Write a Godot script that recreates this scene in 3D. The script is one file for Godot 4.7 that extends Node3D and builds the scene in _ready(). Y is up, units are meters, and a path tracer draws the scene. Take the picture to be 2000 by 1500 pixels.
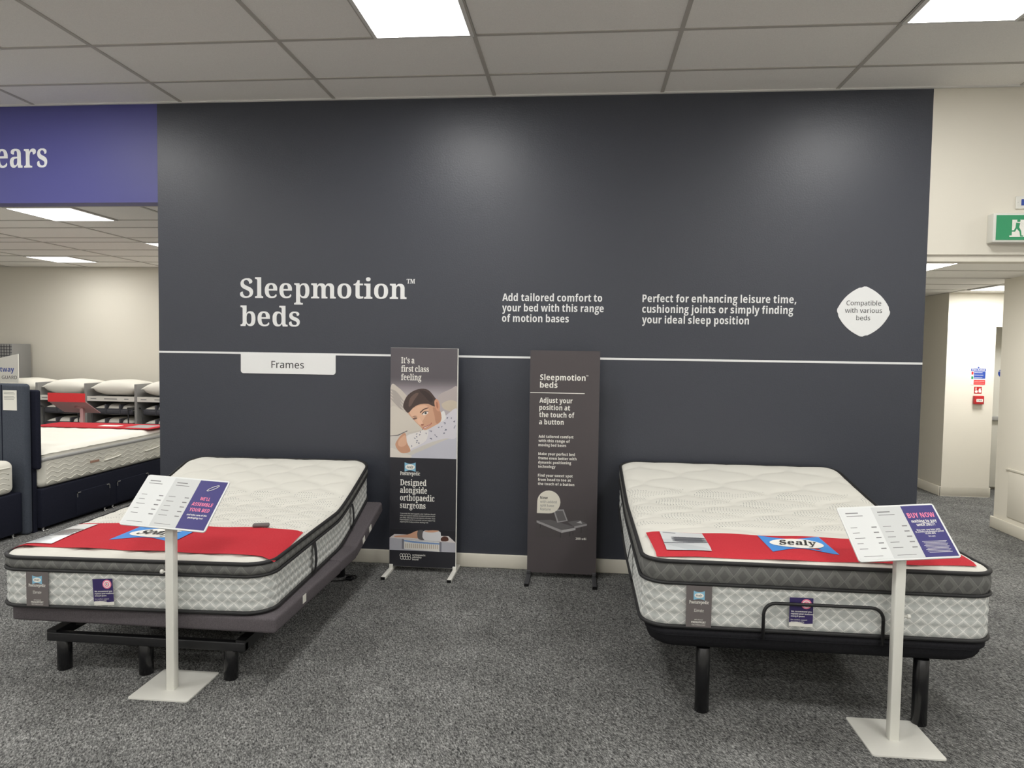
extends Node3D
# A bed showroom: a dark feature wall with two adjustable beds, banner stands and price stands in front of it.

const H := 3.478            # ceiling of the main hall
const XL := -8.74           # side walls
const XR := 6.86
const ZF := 8.803           # wall behind the camera
const WL := -2.94           # ends of the dark feature wall
const WR := 2.704
const HL := 2.742           # ceiling of the room on the left
const HR := 2.37            # ceiling of the passage on the right
const ZB := -4.45           # far wall of the room on the left

var M := {}
var used := {}
var fonts := {}
var text_cache := {}

# ------------------------------------------------------------------ helpers
func numbered(called: String) -> String:
	var n: int = used.get(called, 0)
	used[called] = n + 1
	return called if n == 0 else "%s_%03d" % [called, n]

func mat(key: String, c: Color, rough := 0.8, metal := 0.0, spec := 0.5) -> StandardMaterial3D:
	var m := StandardMaterial3D.new()
	m.resource_name = key
	m.albedo_color = c
	m.roughness = rough
	m.metallic = metal
	m.metallic_specular = spec
	M[key] = m
	return m

func rgb(r: int, g: int, b: int) -> Color:
	return Color(r / 255.0, g / 255.0, b / 255.0)

func off(n: Node) -> Vector3:
	var p := Vector3.ZERO
	while n is Node3D and n != self:
		p += (n as Node3D).position
		n = n.get_parent()
	return p

func thing(called: String, label: String, category: String, at: Vector3, group := "") -> Node3D:
	var o := Node3D.new()
	o.name = numbered(called)
	add_child(o)
	o.position = at
	o.set_meta("label", label)
	o.set_meta("category", category)
	if group != "":
		o.set_meta("group", group)
	return o

# a part built in world coordinates below a thing or another part
func part(parent: Node, called: String, mesh: Mesh, m: Material, label := "") -> MeshInstance3D:
	var o := MeshInstance3D.new()
	o.name = called
	o.mesh = mesh
	o.material_override = m
	parent.add_child(o, true)
	o.position = -off(parent)
	if label != "":
		o.set_meta("label", label)
	return o

func struct(called: String, mesh: Mesh, m: Material) -> MeshInstance3D:
	var o := MeshInstance3D.new()
	o.name = numbered(called)
	o.mesh = mesh
	o.material_override = m
	add_child(o)
	o.set_meta("kind", "structure")
	return o

func st_new(smooth := true) -> SurfaceTool:
	var st := SurfaceTool.new()
	st.begin(Mesh.PRIMITIVE_TRIANGLES)
	st.set_smooth_group(0 if smooth else -1)
	return st

func done(st: SurfaceTool) -> ArrayMesh:
	st.generate_normals()
	return st.commit()

func tri(st: SurfaceTool, a: Vector3, b: Vector3, c: Vector3, ua := Vector2.ZERO, ub := Vector2.ZERO, uc := Vector2.ZERO) -> void:
	st.set_uv(ua); st.add_vertex(a)
	st.set_uv(ub); st.add_vertex(b)
	st.set_uv(uc); st.add_vertex(c)

func quad(st: SurfaceTool, a: Vector3, b: Vector3, c: Vector3, d: Vector3, ua := Vector2(0, 1), ub := Vector2(1, 1), uc := Vector2(1, 0), ud := Vector2(0, 0)) -> void:
	# a, b, c, d counter-clockwise seen from the front
	tri(st, a, c, b, ua, uc, ub)
	tri(st, a, d, c, ua, ud, uc)

# plain box between two corners
func add_box(st: SurfaceTool, lo: Vector3, hi: Vector3, tf := Transform3D.IDENTITY) -> void:
	var p := []
	for i in 8:
		p.append(tf * Vector3(hi.x if i & 1 else lo.x, hi.y if i & 2 else lo.y, hi.z if i & 4 else lo.z))
	var w := hi.x - lo.x
	var h := hi.y - lo.y
	var d := hi.z - lo.z
	for f in [[4, 5, 7, 6, w, h], [1, 0, 2, 3, w, h], [5, 1, 3, 7, d, h], [0, 4, 6, 2, d, h], [6, 7, 3, 2, w, d], [0, 1, 5, 4, w, d]]:
		quad(st, p[f[0]], p[f[1]], p[f[2]], p[f[3]], Vector2(0, f[5]), Vector2(f[4], f[5]), Vector2(f[4], 0), Vector2(0, 0))

func box(lo: Vector3, hi: Vector3, tf := Transform3D.IDENTITY) -> ArrayMesh:
	var st := st_new(false)
	add_box(st, lo, hi, tf)
	return done(st)

# box with rounded edges
func add_rbox(st: SurfaceTool, lo: Vector3, hi: Vector3, r: float, k := 2, tf := Transform3D.IDENTITY) -> void:
	var c := (lo + hi) / 2
	var h := (hi - lo) / 2
	r = minf(r, minf(h.x, minf(h.y, h.z)))
	var axes := []
	for a in 3:
		var l := []
		for i in k + 1:
			l.append(-h[a] + r * (1.0 - tan(PI / 4 * (1.0 - float(i) / k))))
		for i in k + 1:
			l.append(h[a] - r * (1.0 - tan(PI / 4 * float(i) / k)))
		axes.append(l)
	var inner := h - Vector3(r, r, r)
	for a in 3:
		var b := (a + 1) % 3
		var d := (a + 2) % 3
		for s in [-1.0, 1.0]:
			var n: int = axes[b].size()
			for i in n - 1:
				for j in n - 1:
					var q := []
					for e in [[0, 0], [1, 0], [1, 1], [0, 1]]:
						var p := Vector3.ZERO
						p[a] = s * h[a]
						p[b] = axes[b][i + e[0]]
						p[d] = axes[d][j + e[1]]
						var cl := p.clamp(-inner, inner)
						q.append(tf * (c + cl + (p - cl).normalized() * r))
					if s > 0:
						quad(st, q[0], q[1], q[2], q[3])
					else:
						quad(st, q[3], q[2], q[1], q[0])

func rbox(lo: Vector3, hi: Vector3, r: float, k := 2, tf := Transform3D.IDENTITY) -> ArrayMesh:
	var st := st_new(true)
	add_rbox(st, lo, hi, r, k, tf)
	return done(st)

# round tube along a path
func add_tube(st: SurfaceTool, pts: Array, r: float, sides := 8, closed := false) -> void:
	var n := pts.size()
	var rings := []
	var up := Vector3.UP
	for i in n:
		var a: Vector3 = pts[(i - 1 + n) % n] if closed or i > 0 else pts[i]
		var b: Vector3 = pts[(i + 1) % n] if closed or i < n - 1 else pts[i]
		var t := (b - a).normalized()
		if i == 0:
			up = Vector3.UP if absf(t.y) < 0.9 else Vector3.RIGHT
		var x := t.cross(up).normalized()
		if x.length() < 0.5:
			x = t.cross(Vector3.RIGHT).normalized()
		var y := x.cross(t).normalized()
		up = y
		var ring := []
		for k in sides:
			var w := TAU * k / sides
			ring.append(pts[i] + (x * cos(w) + y * sin(w)) * r)
		rings.append(ring)
	for i in (n if closed else n - 1):
		var u: Array = rings[i]
		var v: Array = rings[(i + 1) % n]
		for k in sides:
			var k2 := (k + 1) % sides
			quad(st, u[k], u[k2], v[k2], v[k])
	if not closed:
		for e in [0, n - 1]:
			for k in range(1, sides - 1):
				tri(st, rings[e][0], rings[e][k], rings[e][k + 1])

func tube(pts: Array, r: float, sides := 8, closed := false) -> ArrayMesh:
	var st := st_new(true)
	add_tube(st, pts, r, sides, closed)
	return done(st)

# upright cylinder with rounded rim
func cyl(at: Vector3, r: float, h: float, sides := 20) -> ArrayMesh:
	var st := st_new(true)
	var prof := [[0.0, 0.0], [r * 0.9, 0.0], [r, r * 0.1], [r, h - r * 0.1], [r * 0.9, h], [0.0, h]]
	for i in prof.size() - 1:
		for k in sides:
			var q := []
			for e in [[i, k], [i, k + 1], [i + 1, k + 1], [i + 1, k]]:
				var w: float = TAU * e[1] / sides
				q.append(at + Vector3(cos(w) * prof[e[0]][0], prof[e[0]][1], -sin(w) * prof[e[0]][0]))
			quad(st, q[0], q[1], q[2], q[3])
	return done(st)

# flat polygon with thickness; points in a local plane, tf places it (local z is the front)
func slab(pts: PackedVector2Array, depth: float, tf: Transform3D) -> ArrayMesh:
	var st := st_new(false)
	var ids := Geometry2D.triangulate_polygon(pts)
	for i in range(0, ids.size(), 3):
		var a := pts[ids[i]]
		var b := pts[ids[i + 1]]
		var c := pts[ids[i + 2]]
		if (b - a).cross(c - a) < 0:
			var s := b; b = c; c = s
		tri(st, tf * Vector3(a.x, a.y, depth), tf * Vector3(c.x, c.y, depth), tf * Vector3(b.x, b.y, depth), a, c, b)
		tri(st, tf * Vector3(a.x, a.y, 0), tf * Vector3(b.x, b.y, 0), tf * Vector3(c.x, c.y, 0), a, b, c)
	var n := pts.size()
	for i in n:
		var a := pts[i]
		var b := pts[(i + 1) % n]
		quad(st, tf * Vector3(a.x, a.y, 0), tf * Vector3(b.x, b.y, 0), tf * Vector3(b.x, b.y, depth), tf * Vector3(a.x, a.y, depth))
	return done(st)

func rounded(lo: Vector2, hi: Vector2, r: float, corners := [true, true, true, true], n := 5) -> PackedVector2Array:
	# corners: lower left, lower right, upper right, upper left
	var out := PackedVector2Array()
	var cs := [Vector2(lo.x, lo.y), Vector2(hi.x, lo.y), Vector2(hi.x, hi.y), Vector2(lo.x, hi.y)]
	var ins := [Vector2(1, 1), Vector2(-1, 1), Vector2(-1, -1), Vector2(1, -1)]
	for k in 4:
		if not corners[k]:
			out.append(cs[k])
			continue
		var c: Vector2 = cs[k] + ins[k] * r
		for i in n + 1:
			var w := PI + PI / 2 * k + PI / 2 * i / n
			out.append(c + Vector2(cos(w), sin(w)) * r)
	return out

# sheet with a texture, uv 0..1, local xy
func sheet(lo: Vector2, hi: Vector2, tf: Transform3D, z := 0.0) -> ArrayMesh:
	var st := st_new(false)
	quad(st, tf * Vector3(lo.x, lo.y, z), tf * Vector3(hi.x, lo.y, z), tf * Vector3(hi.x, hi.y, z), tf * Vector3(lo.x, hi.y, z))
	return done(st)

# lettering: returns triangles in the xy plane, left edge at 0, baseline at 0, em = font size in metres
func glyphs(s: String, font: String, em: float) -> PackedVector3Array:
	var key := font + "|" + s
	if not text_cache.has(key):
		if not fonts.has(font):
			var f := SystemFont.new()
			f.font_names = PackedStringArray([font.get_slice(":", 0)])
			f.font_weight = 700 if font.ends_with(":b") else 400
			fonts[font] = f
		var raw := []
		for t in [s, "H"]:
			var tm := TextMesh.new()
			tm.font = fonts[font]
			tm.text = t
			tm.font_size = 48
			tm.pixel_size = 1.0 / 48.0
			tm.depth = 0.0
			tm.curve_step = 2.0 if s.length() < 16 else 4.0
			tm.horizontal_alignment = HORIZONTAL_ALIGNMENT_LEFT
			var ar := tm.get_mesh_arrays()
			var vs: PackedVector3Array = ar[Mesh.ARRAY_VERTEX]
			var ix = ar[Mesh.ARRAY_INDEX]
			var out := PackedVector3Array()
			if ix != null and ix.size() > 0:
				for i in ix:
					out.append(vs[i])
			else:
				out = vs
			raw.append(out)
		var base := 1e9
		for v in raw[1]:
			base = minf(base, v.y)
		var left := 1e9
		for v in raw[0]:
			left = minf(left, v.x)
		var res := PackedVector3Array()
		for v in raw[0]:
			res.append(v - Vector3(left, base, 0))
		text_cache[key] = res
	var o := PackedVector3Array()
	for v in text_cache[key]:
		o.append(v * em)
	return o

func width_of(g: PackedVector3Array) -> float:
	var w := 0.0
	for v in g:
		w = maxf(w, v.x)
	return w

# add a line of lettering to st; x0, y0 = left end of the baseline in local xy; w = wanted width (0 = natural); align 0 left, 1 centre, 2 right
func add_text(st: SurfaceTool, s: String, font: String, em: float, x0: float, y0: float, tf: Transform3D, w := 0.0, align := 0, shear := 0.0) -> void:
	var g := glyphs(s, font, em)
	var nat := width_of(g)
	var k := 1.0 if w <= 0 else w / maxf(nat, 1e-6)
	var wd := nat * k
	var sx := x0 - wd * 0.5 * align
	for v in g:
		var p := Vector3(sx + v.x * k + v.y * shear, y0 + v.y, v.z)
		st.set_uv(Vector2.ZERO)
		st.add_vertex(tf * p)

func tex(img: Image) -> ImageTexture:
	return ImageTexture.create_from_image(img)

func fill_poly(img: Image, pts: Array, c: Color, s := 1.0) -> void:
	var w := img.get_width()
	var h := img.get_height()
	var y0 := h
	var y1 := 0
	for p in pts:
		y0 = mini(y0, int(p[1] * s))
		y1 = maxi(y1, int(p[1] * s) + 1)
	for y in range(maxi(0, y0), mini(h, y1 + 1)):
		var xs := []
		var yy := y + 0.5
		for i in pts.size():
			var a: Array = pts[i]
			var b: Array = pts[(i + 1) % pts.size()]
			var ay: float = a[1] * s
			var by: float = b[1] * s
			if (ay <= yy) != (by <= yy):
				xs.append((a[0] + (b[0] - a[0]) * (yy - ay) / (by - ay)) * s)
		xs.sort()
		for i in range(0, xs.size() - 1, 2):
			var xa := clampi(int(round(xs[i])), 0, w)
			var xb := clampi(int(round(xs[i + 1])), 0, w)
			if xb > xa:
				img.fill_rect(Rect2i(xa, y, xb - xa, 1), c)

func ell(cx: float, cy: float, rx: float, ry: float, turn := 0.0, n := 28) -> Array:
	var o := []
	for i in n:
		var w := TAU * i / n
		var p := Vector2(cos(w) * rx, sin(w) * ry).rotated(turn)
		o.append([cx + p.x, cy + p.y])
	return o

# smooth closed outline through control points
func smooth(pts: Array, n := 5) -> Array:
	var o := []
	var k := pts.size()
	for i in k:
		var p := []
		for d in [-1, 0, 1, 2]:
			var q: Array = pts[(i + d + k) % k]
			p.append(Vector2(q[0], q[1]))
		for j in n:
			var v: Vector2 = p[1].cubic_interpolate(p[2], p[0], p[3], float(j) / n)
			o.append([v.x, v.y])
	return o

# ------------------------------------------------------------------ textures and materials
func speckle(n: int, base: Color, amp: float, seed_: int, streak := 1) -> ImageTexture:
	var rng := RandomNumberGenerator.new()
	rng.seed = seed_
	var data := PackedByteArray()
	data.resize(n * n * 3)
	var val := PackedFloat32Array()
	val.resize(n * n)
	for i in n * n:
		val[i] = rng.randf() + rng.randf() - 1.0
	for y in n:
		for x in n:
			var v := 0.0
			for k in streak:
				v += val[((y + k) % n) * n + (x + (k / 2)) % n]
			v = v / sqrt(float(streak)) * amp
			var i := (y * n + x) * 3
			data[i] = clampi(int(255 * (base.r + v)), 0, 255)
			data[i + 1] = clampi(int(255 * (base.g + v)), 0, 255)
			data[i + 2] = clampi(int(255 * (base.b + v * 0.97)), 0, 255)
	return tex(Image.create_from_data(n, n, false, Image.FORMAT_RGB8, data))

func noise_tex(freq: float, lo: Color, hi: Color, seed_ := 1, size := 256) -> NoiseTexture2D:
	var f := FastNoiseLite.new()
	f.seed = seed_
	f.frequency = freq
	f.fractal_octaves = 3
	var t := NoiseTexture2D.new()
	t.width = size
	t.height = size
	t.seamless = true
	t.noise = f
	var g := Gradient.new()
	g.set_color(0, lo)
	g.set_color(1, hi)
	t.color_ramp = g
	return t

# woven diamond lattice, one period
func diamond_tex(fill: Color, line: Color, inner: Color, lw: float) -> ImageTexture:
	var n := 96
	var img := Image.create(n, n, false, Image.FORMAT_RGB8)
	for y in n:
		for x in n:
			var u := absf(float(x) / n - 0.5) * 2.0
			var v := absf(float(y) / n - 0.5) * 2.0
			var d := absf(u + v - 1.0)          # 0 on the diamond outline
			var c := fill
			if d < lw:
				c = line
			elif u + v < 1.0 and u + v > 0.55:
				c = fill.lerp(line, 0.35)
			elif u + v < 1.0:
				c = inner
			elif u + v > 1.45:
				c = inner
			if (x * 7 + y * 3) % 5 == 0:
				c = c.lerp(line, 0.12)
			img.set_pixel(x, y, c)
	return tex(img)

func materials() -> void:
	var m: StandardMaterial3D
	# carpet
	for k in 2:
		m = mat("carpet%d" % k, Color.WHITE, 1.0, 0.0, 0.1)
		m.albedo_texture = speckle(512, rgb(119, 119, 117) if k == 0 else rgb(113, 113, 111), 0.28, 11 + k, 3)
		m.uv1_triplanar = true
		m.uv1_world_triplanar = true
		m.uv1_scale = Vector3(0.62, 0.62, 0.62)
		m.heightmap_enabled = true
		m.heightmap_texture = speckle(256, Color(0.5, 0.5, 0.5), 0.35, 5, 2)
		m.heightmap_scale = 0.25
		m.detail_enabled = true
		m.detail_blend_mode = BaseMaterial3D.BLEND_MODE_MUL
		m.detail_albedo = noise_tex(0.012, Color(0.84, 0.84, 0.84), Color(1, 1, 1), 4)
		m.detail_uv_layer = BaseMaterial3D.DETAIL_UV_1
	# painted walls
	m = mat("dark_wall", rgb(58, 61, 70), 0.42, 0.0, 0.5)
	m.heightmap_enabled = true
	m.heightmap_texture = noise_tex(0.09, Color.BLACK, Color.WHITE, 7)
	m.heightmap_scale = 0.04
	m.uv1_triplanar = true
	m.uv1_world_triplanar = true
	m.uv1_scale = Vector3(3, 3, 3)
	mat("purple_wall", rgb(76, 76, 140), 0.5)
	mat("white_wall", rgb(224, 219, 206), 0.75)
	mat("hall_wall", rgb(240, 238, 232), 0.8)
	mat("skirting", rgb(224, 219, 205), 0.45)
	m = mat("tile", Color.WHITE, 0.95, 0.0, 0.2)
	m.albedo_texture = speckle(256, rgb(242, 240, 235), 0.03, 21, 1)
	m.uv1_triplanar = true
	m.uv1_world_triplanar = true
	m.uv1_scale = Vector3(1.6, 1.6, 1.6)
	mat("tile_bar", rgb(186, 182, 175), 0.6)
	mat("plaster", rgb(215, 211, 200), 0.9)
	m = mat("lamp", Color.WHITE, 0.6)
	m.emission_enabled = true
	m.emission = Color(1, 0.995, 0.985)
	m.emission_energy_multiplier = 2.2
	mat("lamp_frame", rgb(225, 224, 220), 0.5)
	# beds
	m = mat("border_light", Color.WHITE, 0.85, 0.0, 0.2)
	m.albedo_texture = diamond_tex(rgb(188, 190, 187), rgb(226, 226, 221), rgb(180, 183, 180), 0.09)
	m.uv1_scale = Vector3(1.0 / 0.058, 1.0 / 0.05, 1)
	m = mat("border_dark", Color.WHITE, 0.85, 0.0, 0.2)
	m.albedo_texture = diamond_tex(rgb(102, 102, 100), rgb(134, 134, 130), rgb(99, 99, 97), 0.035)
	m.uv1_scale = Vector3(1.0 / 0.078, 1.0 / 0.1, 1)
	mat("piping", rgb(30, 30, 31), 0.6)
	mat("strap", rgb(28, 28, 30), 0.8)
	mat("ticking_plain", rgb(232, 230, 220), 0.9, 0.0, 0.2)
	m = mat("base_grey", Color.WHITE, 0.95, 0.0, 0.2)
	m.albedo_texture = speckle(128, rgb(92, 87, 90), 0.05, 31, 2)
	m.uv1_triplanar = true
	m.uv1_world_triplanar = true
	m.uv1_scale = Vector3(4, 4, 4)
	m = mat("base_black", Color.WHITE, 0.9, 0.0, 0.25)
	m.albedo_texture = speckle(128, rgb(34, 34, 37), 0.03, 32, 2)
	m.uv1_triplanar = true
	m.uv1_world_triplanar = true
	m.uv1_scale = Vector3(4, 4, 4)
	m = mat("navy_fabric", Color.WHITE, 0.9, 0.0, 0.25)
	m.albedo_texture = speckle(128, rgb(33, 35, 47), 0.025, 33, 2)
	m.uv1_triplanar = true
	m.uv1_world_triplanar = true
	m.uv1_scale = Vector3(4, 4, 4)
	m = mat("slate_fabric", Color.WHITE, 0.9, 0.0, 0.25)
	m.albedo_texture = speckle(128, rgb(72, 77, 86), 0.04, 34, 2)
	m.uv1_triplanar = true
	m.uv1_world_triplanar = true
	m.uv1_scale = Vector3(4, 4, 4)
	mat("black_metal", rgb(22, 22, 24), 0.45)
	mat("gloss_black", rgb(18, 18, 20), 0.25)
	m = mat("runner", Color.WHITE, 0.85, 0.0, 0.2)
	m.albedo_texture = speckle(128, rgb(190, 56, 64), 0.03, 35, 2)
	m.uv1_scale = Vector3(4, 4, 1)
	mat("logo_blue", rgb(68, 140, 214), 0.7)
	mat("logo_pale", rgb(132, 186, 212), 0.7)
	mat("white_print", rgb(238, 236, 228), 0.7)
	mat("dark_print", rgb(40, 38, 38), 0.7)
	mat("grey_print", rgb(120, 120, 120), 0.7)
	mat("pink_print", rgb(238, 130, 160), 0.7)
	mat("purple_print", rgb(66, 62, 120), 0.35)
	mat("card_purple", rgb(50, 38, 92), 0.5)
	mat("label_grey", rgb(105, 99, 98), 0.8)
	mat("sticker", rgb(225, 223, 214), 0.6)
	# stands
	mat("white_metal", rgb(222, 221, 213), 0.4)
	mat("acrylic", rgb(226, 228, 226), 0.06)
	mat("paper", rgb(222, 224, 223), 0.12)
	mat("paper2", rgb(206, 208, 207), 0.12)
	mat("dark_foot", rgb(62, 62, 64), 0.45)
	mat("wall_print", rgb(232, 233, 232), 0.6)
	mat("chrome", rgb(200, 200, 200), 0.25, 1.0)
	mat("unit_grey", rgb(140, 139, 136), 0.7)
	mat("pillow_white", rgb(236, 233, 222), 0.95, 0.0, 0.2)
	mat("pack_dark", rgb(70, 70, 76), 0.5)
	mat("red_plastic", rgb(214, 48, 52), 0.5)
	mat("pink_acrylic", rgb(206, 160, 160), 0.3)
	mat("exit_green", rgb(38, 146, 96), 0.4)
	mat("alarm_red", rgb(176, 34, 38), 0.4)
	mat("sign_blue", rgb(44, 74, 160), 0.5)
	mat("door_white", rgb(226, 224, 214), 0.5)
	mat("cream_cloth", rgb(226, 223, 211), 0.95, 0.0, 0.2)
	mat("grey_strip", rgb(170, 169, 166), 0.8)

# ------------------------------------------------------------------ set up
func camera_and_light() -> void:
	var cam := Camera3D.new()
	cam.name = "camera"
	add_child(cam)
	cam.position = Vector3(0.3179, 1.6343, 5.217)
	cam.basis = Basis(Vector3.UP, 0.0957) * Basis(Vector3.RIGHT, -0.0477) * Basis(Vector3.BACK, 0.0147)
	cam.fov = rad_to_deg(2.0 * atan(750.0 / 1382.95))
	cam.near = 0.05
	cam.far = 60
	cam.current = true
	var we := WorldEnvironment.new()
	we.name = "environment"
	var e := Environment.new()
	e.background_mode = Environment.BG_COLOR
	e.background_color = Color.BLACK
	e.tonemap_mode = Environment.TONE_MAPPER_LINEAR
	e.tonemap_exposure = 1.0
	e.sdfgi_enabled = true
	e.ssao_enabled = true
	e.ssil_enabled = true
	we.environment = e
	add_child(we)

func ceiling_light(x: float, z: float, y: float, label: String, energy: float, group := "recessed ceiling lights", s := 0.6) -> void:
	var o := thing("ceiling_light", label, "ceiling light", Vector3(x, y, z), group)
	var st := st_new(false)
	var h := s / 2
	var b := 0.022
	for q in [[-h, -h, h, -h + b], [-h, h - b, h, h], [-h, -h + b, -h + b, h - b], [h - b, -h + b, h, h - b]]:
		add_box(st, Vector3(x + q[0], y - 0.006, z + q[1]), Vector3(x + q[2], y + 0.03, z + q[3]))
	part(o, "frame", done(st), M.lamp_frame)
	part(o, "diffuser", box(Vector3(x - h + b, y + 0.004, z - h + b), Vector3(x + h - b, y + 0.016, z + h - b)), M.lamp)
	var a := AreaLight3D.new()
	a.name = "lamp_light"
	a.area_size = Vector2(s - 2 * b, s - 2 * b)
	a.light_energy = energy
	a.light_color = Color(1, 0.995, 0.985)
	a.shadow_enabled = true
	a.set("area_range", 20.0)
	a.set("area_attenuation", 2.0)
	o.add_child(a)
	a.position = Vector3(0, -0.002, 0)
	a.rotation.x = -PI / 2

func lights() -> void:
	var e := 2.75
	for i in 4:
		for j in 4:
			var x := -3.64 + 3.0 * i
			var z := 1.303 + 2.4 * j
			var lb := "square ceiling light panel behind the camera"
			if j == 0:
				lb = ["square ceiling light panel beyond the left edge of the picture", "bright square ceiling panel cut by the top edge above the left banner", "bright square ceiling panel in the top right corner", "square ceiling light panel beyond the right edge of the picture"][i]
			ceiling_light(x, z, H, lb, e)
	for i in 4:
		ceiling_light(-6.64, 1.303 + 2.4 * i, H, "square ceiling light panel far left of the picture, out of view", e)
	ceiling_light(-4.125, -0.515, HL, "larger, nearer glowing panel in the left room's ceiling", e * 0.55, "left room ceiling lights")
	ceiling_light(-6.49, -3.55, HL, "small glowing panel above the pillow shelves, near the far wall", e * 0.55, "left room ceiling lights")
	ceiling_light(-4.13, -2.4, HL, "glowing panel in the left room's ceiling half hidden by the dark wall", e * 0.55, "left room ceiling lights")
	ceiling_light(-6.49, -1.5, HL, "left room ceiling panel just outside the picture", e * 0.55, "left room ceiling lights")
	for q in [[-1.76, -1.5], [-1.76, -0.515], [-1.76, -3.55], [-4.13, -4.15]]:
		ceiling_light(q[0], q[1], HL, "left room ceiling panel hidden behind the dark wall", e * 0.55, "left room ceiling lights")
	ceiling_light(2.97, -0.95, HR, "glowing panel in the passage ceiling right beside the dark wall", e * 1.3, "passage ceiling lights")
	ceiling_light(4.85, -2.77, HR, "far glowing panel in the passage ceiling above the white pillar", e * 1.3, "passage ceiling lights")

# ------------------------------------------------------------------ setting
func tiled(parent: Node, xs: Array, zs: Array, y: float, holes: Array) -> void:
	# lay-in tiles between the bars; holes = centres of light panels
	var shared := {}
	for i in xs.size() - 1:
		for j in zs.size() - 1:
			var segs := [[xs[i], xs[i + 1]]]
			for h in holes:
				if h.y > zs[j] and h.y < zs[j + 1]:
					var nx := []
					for s in segs:
						if h.x > s[0] and h.x < s[1]:
							if h.x - 0.3 - s[0] > 0.05:
								nx.append([s[0], h.x - 0.3])
							if s[1] - h.x - 0.3 > 0.05:
								nx.append([h.x + 0.3, s[1]])
						else:
							nx.append(s)
					segs = nx
			for s in segs:
				var w: float = s[1] - s[0] - 0.022
				var d: float = zs[j + 1] - zs[j] - 0.022
				var key := "%.3f %.3f" % [w, d]
				if not shared.has(key):
					shared[key] = box(Vector3(-w / 2, 0, -d / 2), Vector3(w / 2, 0.015, d / 2))
				var o := MeshInstance3D.new()
				o.name = "ceiling_tile"
				o.mesh = shared[key]
				o.material_override = M.tile
				parent.add_child(o, true)
				o.position = Vector3((s[0] + s[1]) / 2, y + 0.005, (zs[j] + zs[j + 1]) / 2)
	var bw := 0.0125
	for i in xs.size():
		part(parent, "grid_bar", box(Vector3(xs[i] - bw, y, zs[0]), Vector3(xs[i] + bw, y + 0.02, zs[-1])), M.tile_bar)
	for j in zs.size():
		part(parent, "grid_bar", box(Vector3(xs[0], y + 0.001, zs[j] - bw), Vector3(xs[-1], y + 0.02, zs[j] + bw)), M.tile_bar)
	for h in holes:
		for s in [-0.3, 0.3]:
			part(parent, "grid_bar", box(Vector3(h.x + s - bw, y + 0.0005, h.y - 0.3), Vector3(h.x + s + bw, y + 0.02, h.y + 0.3)), M.tile_bar)

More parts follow.
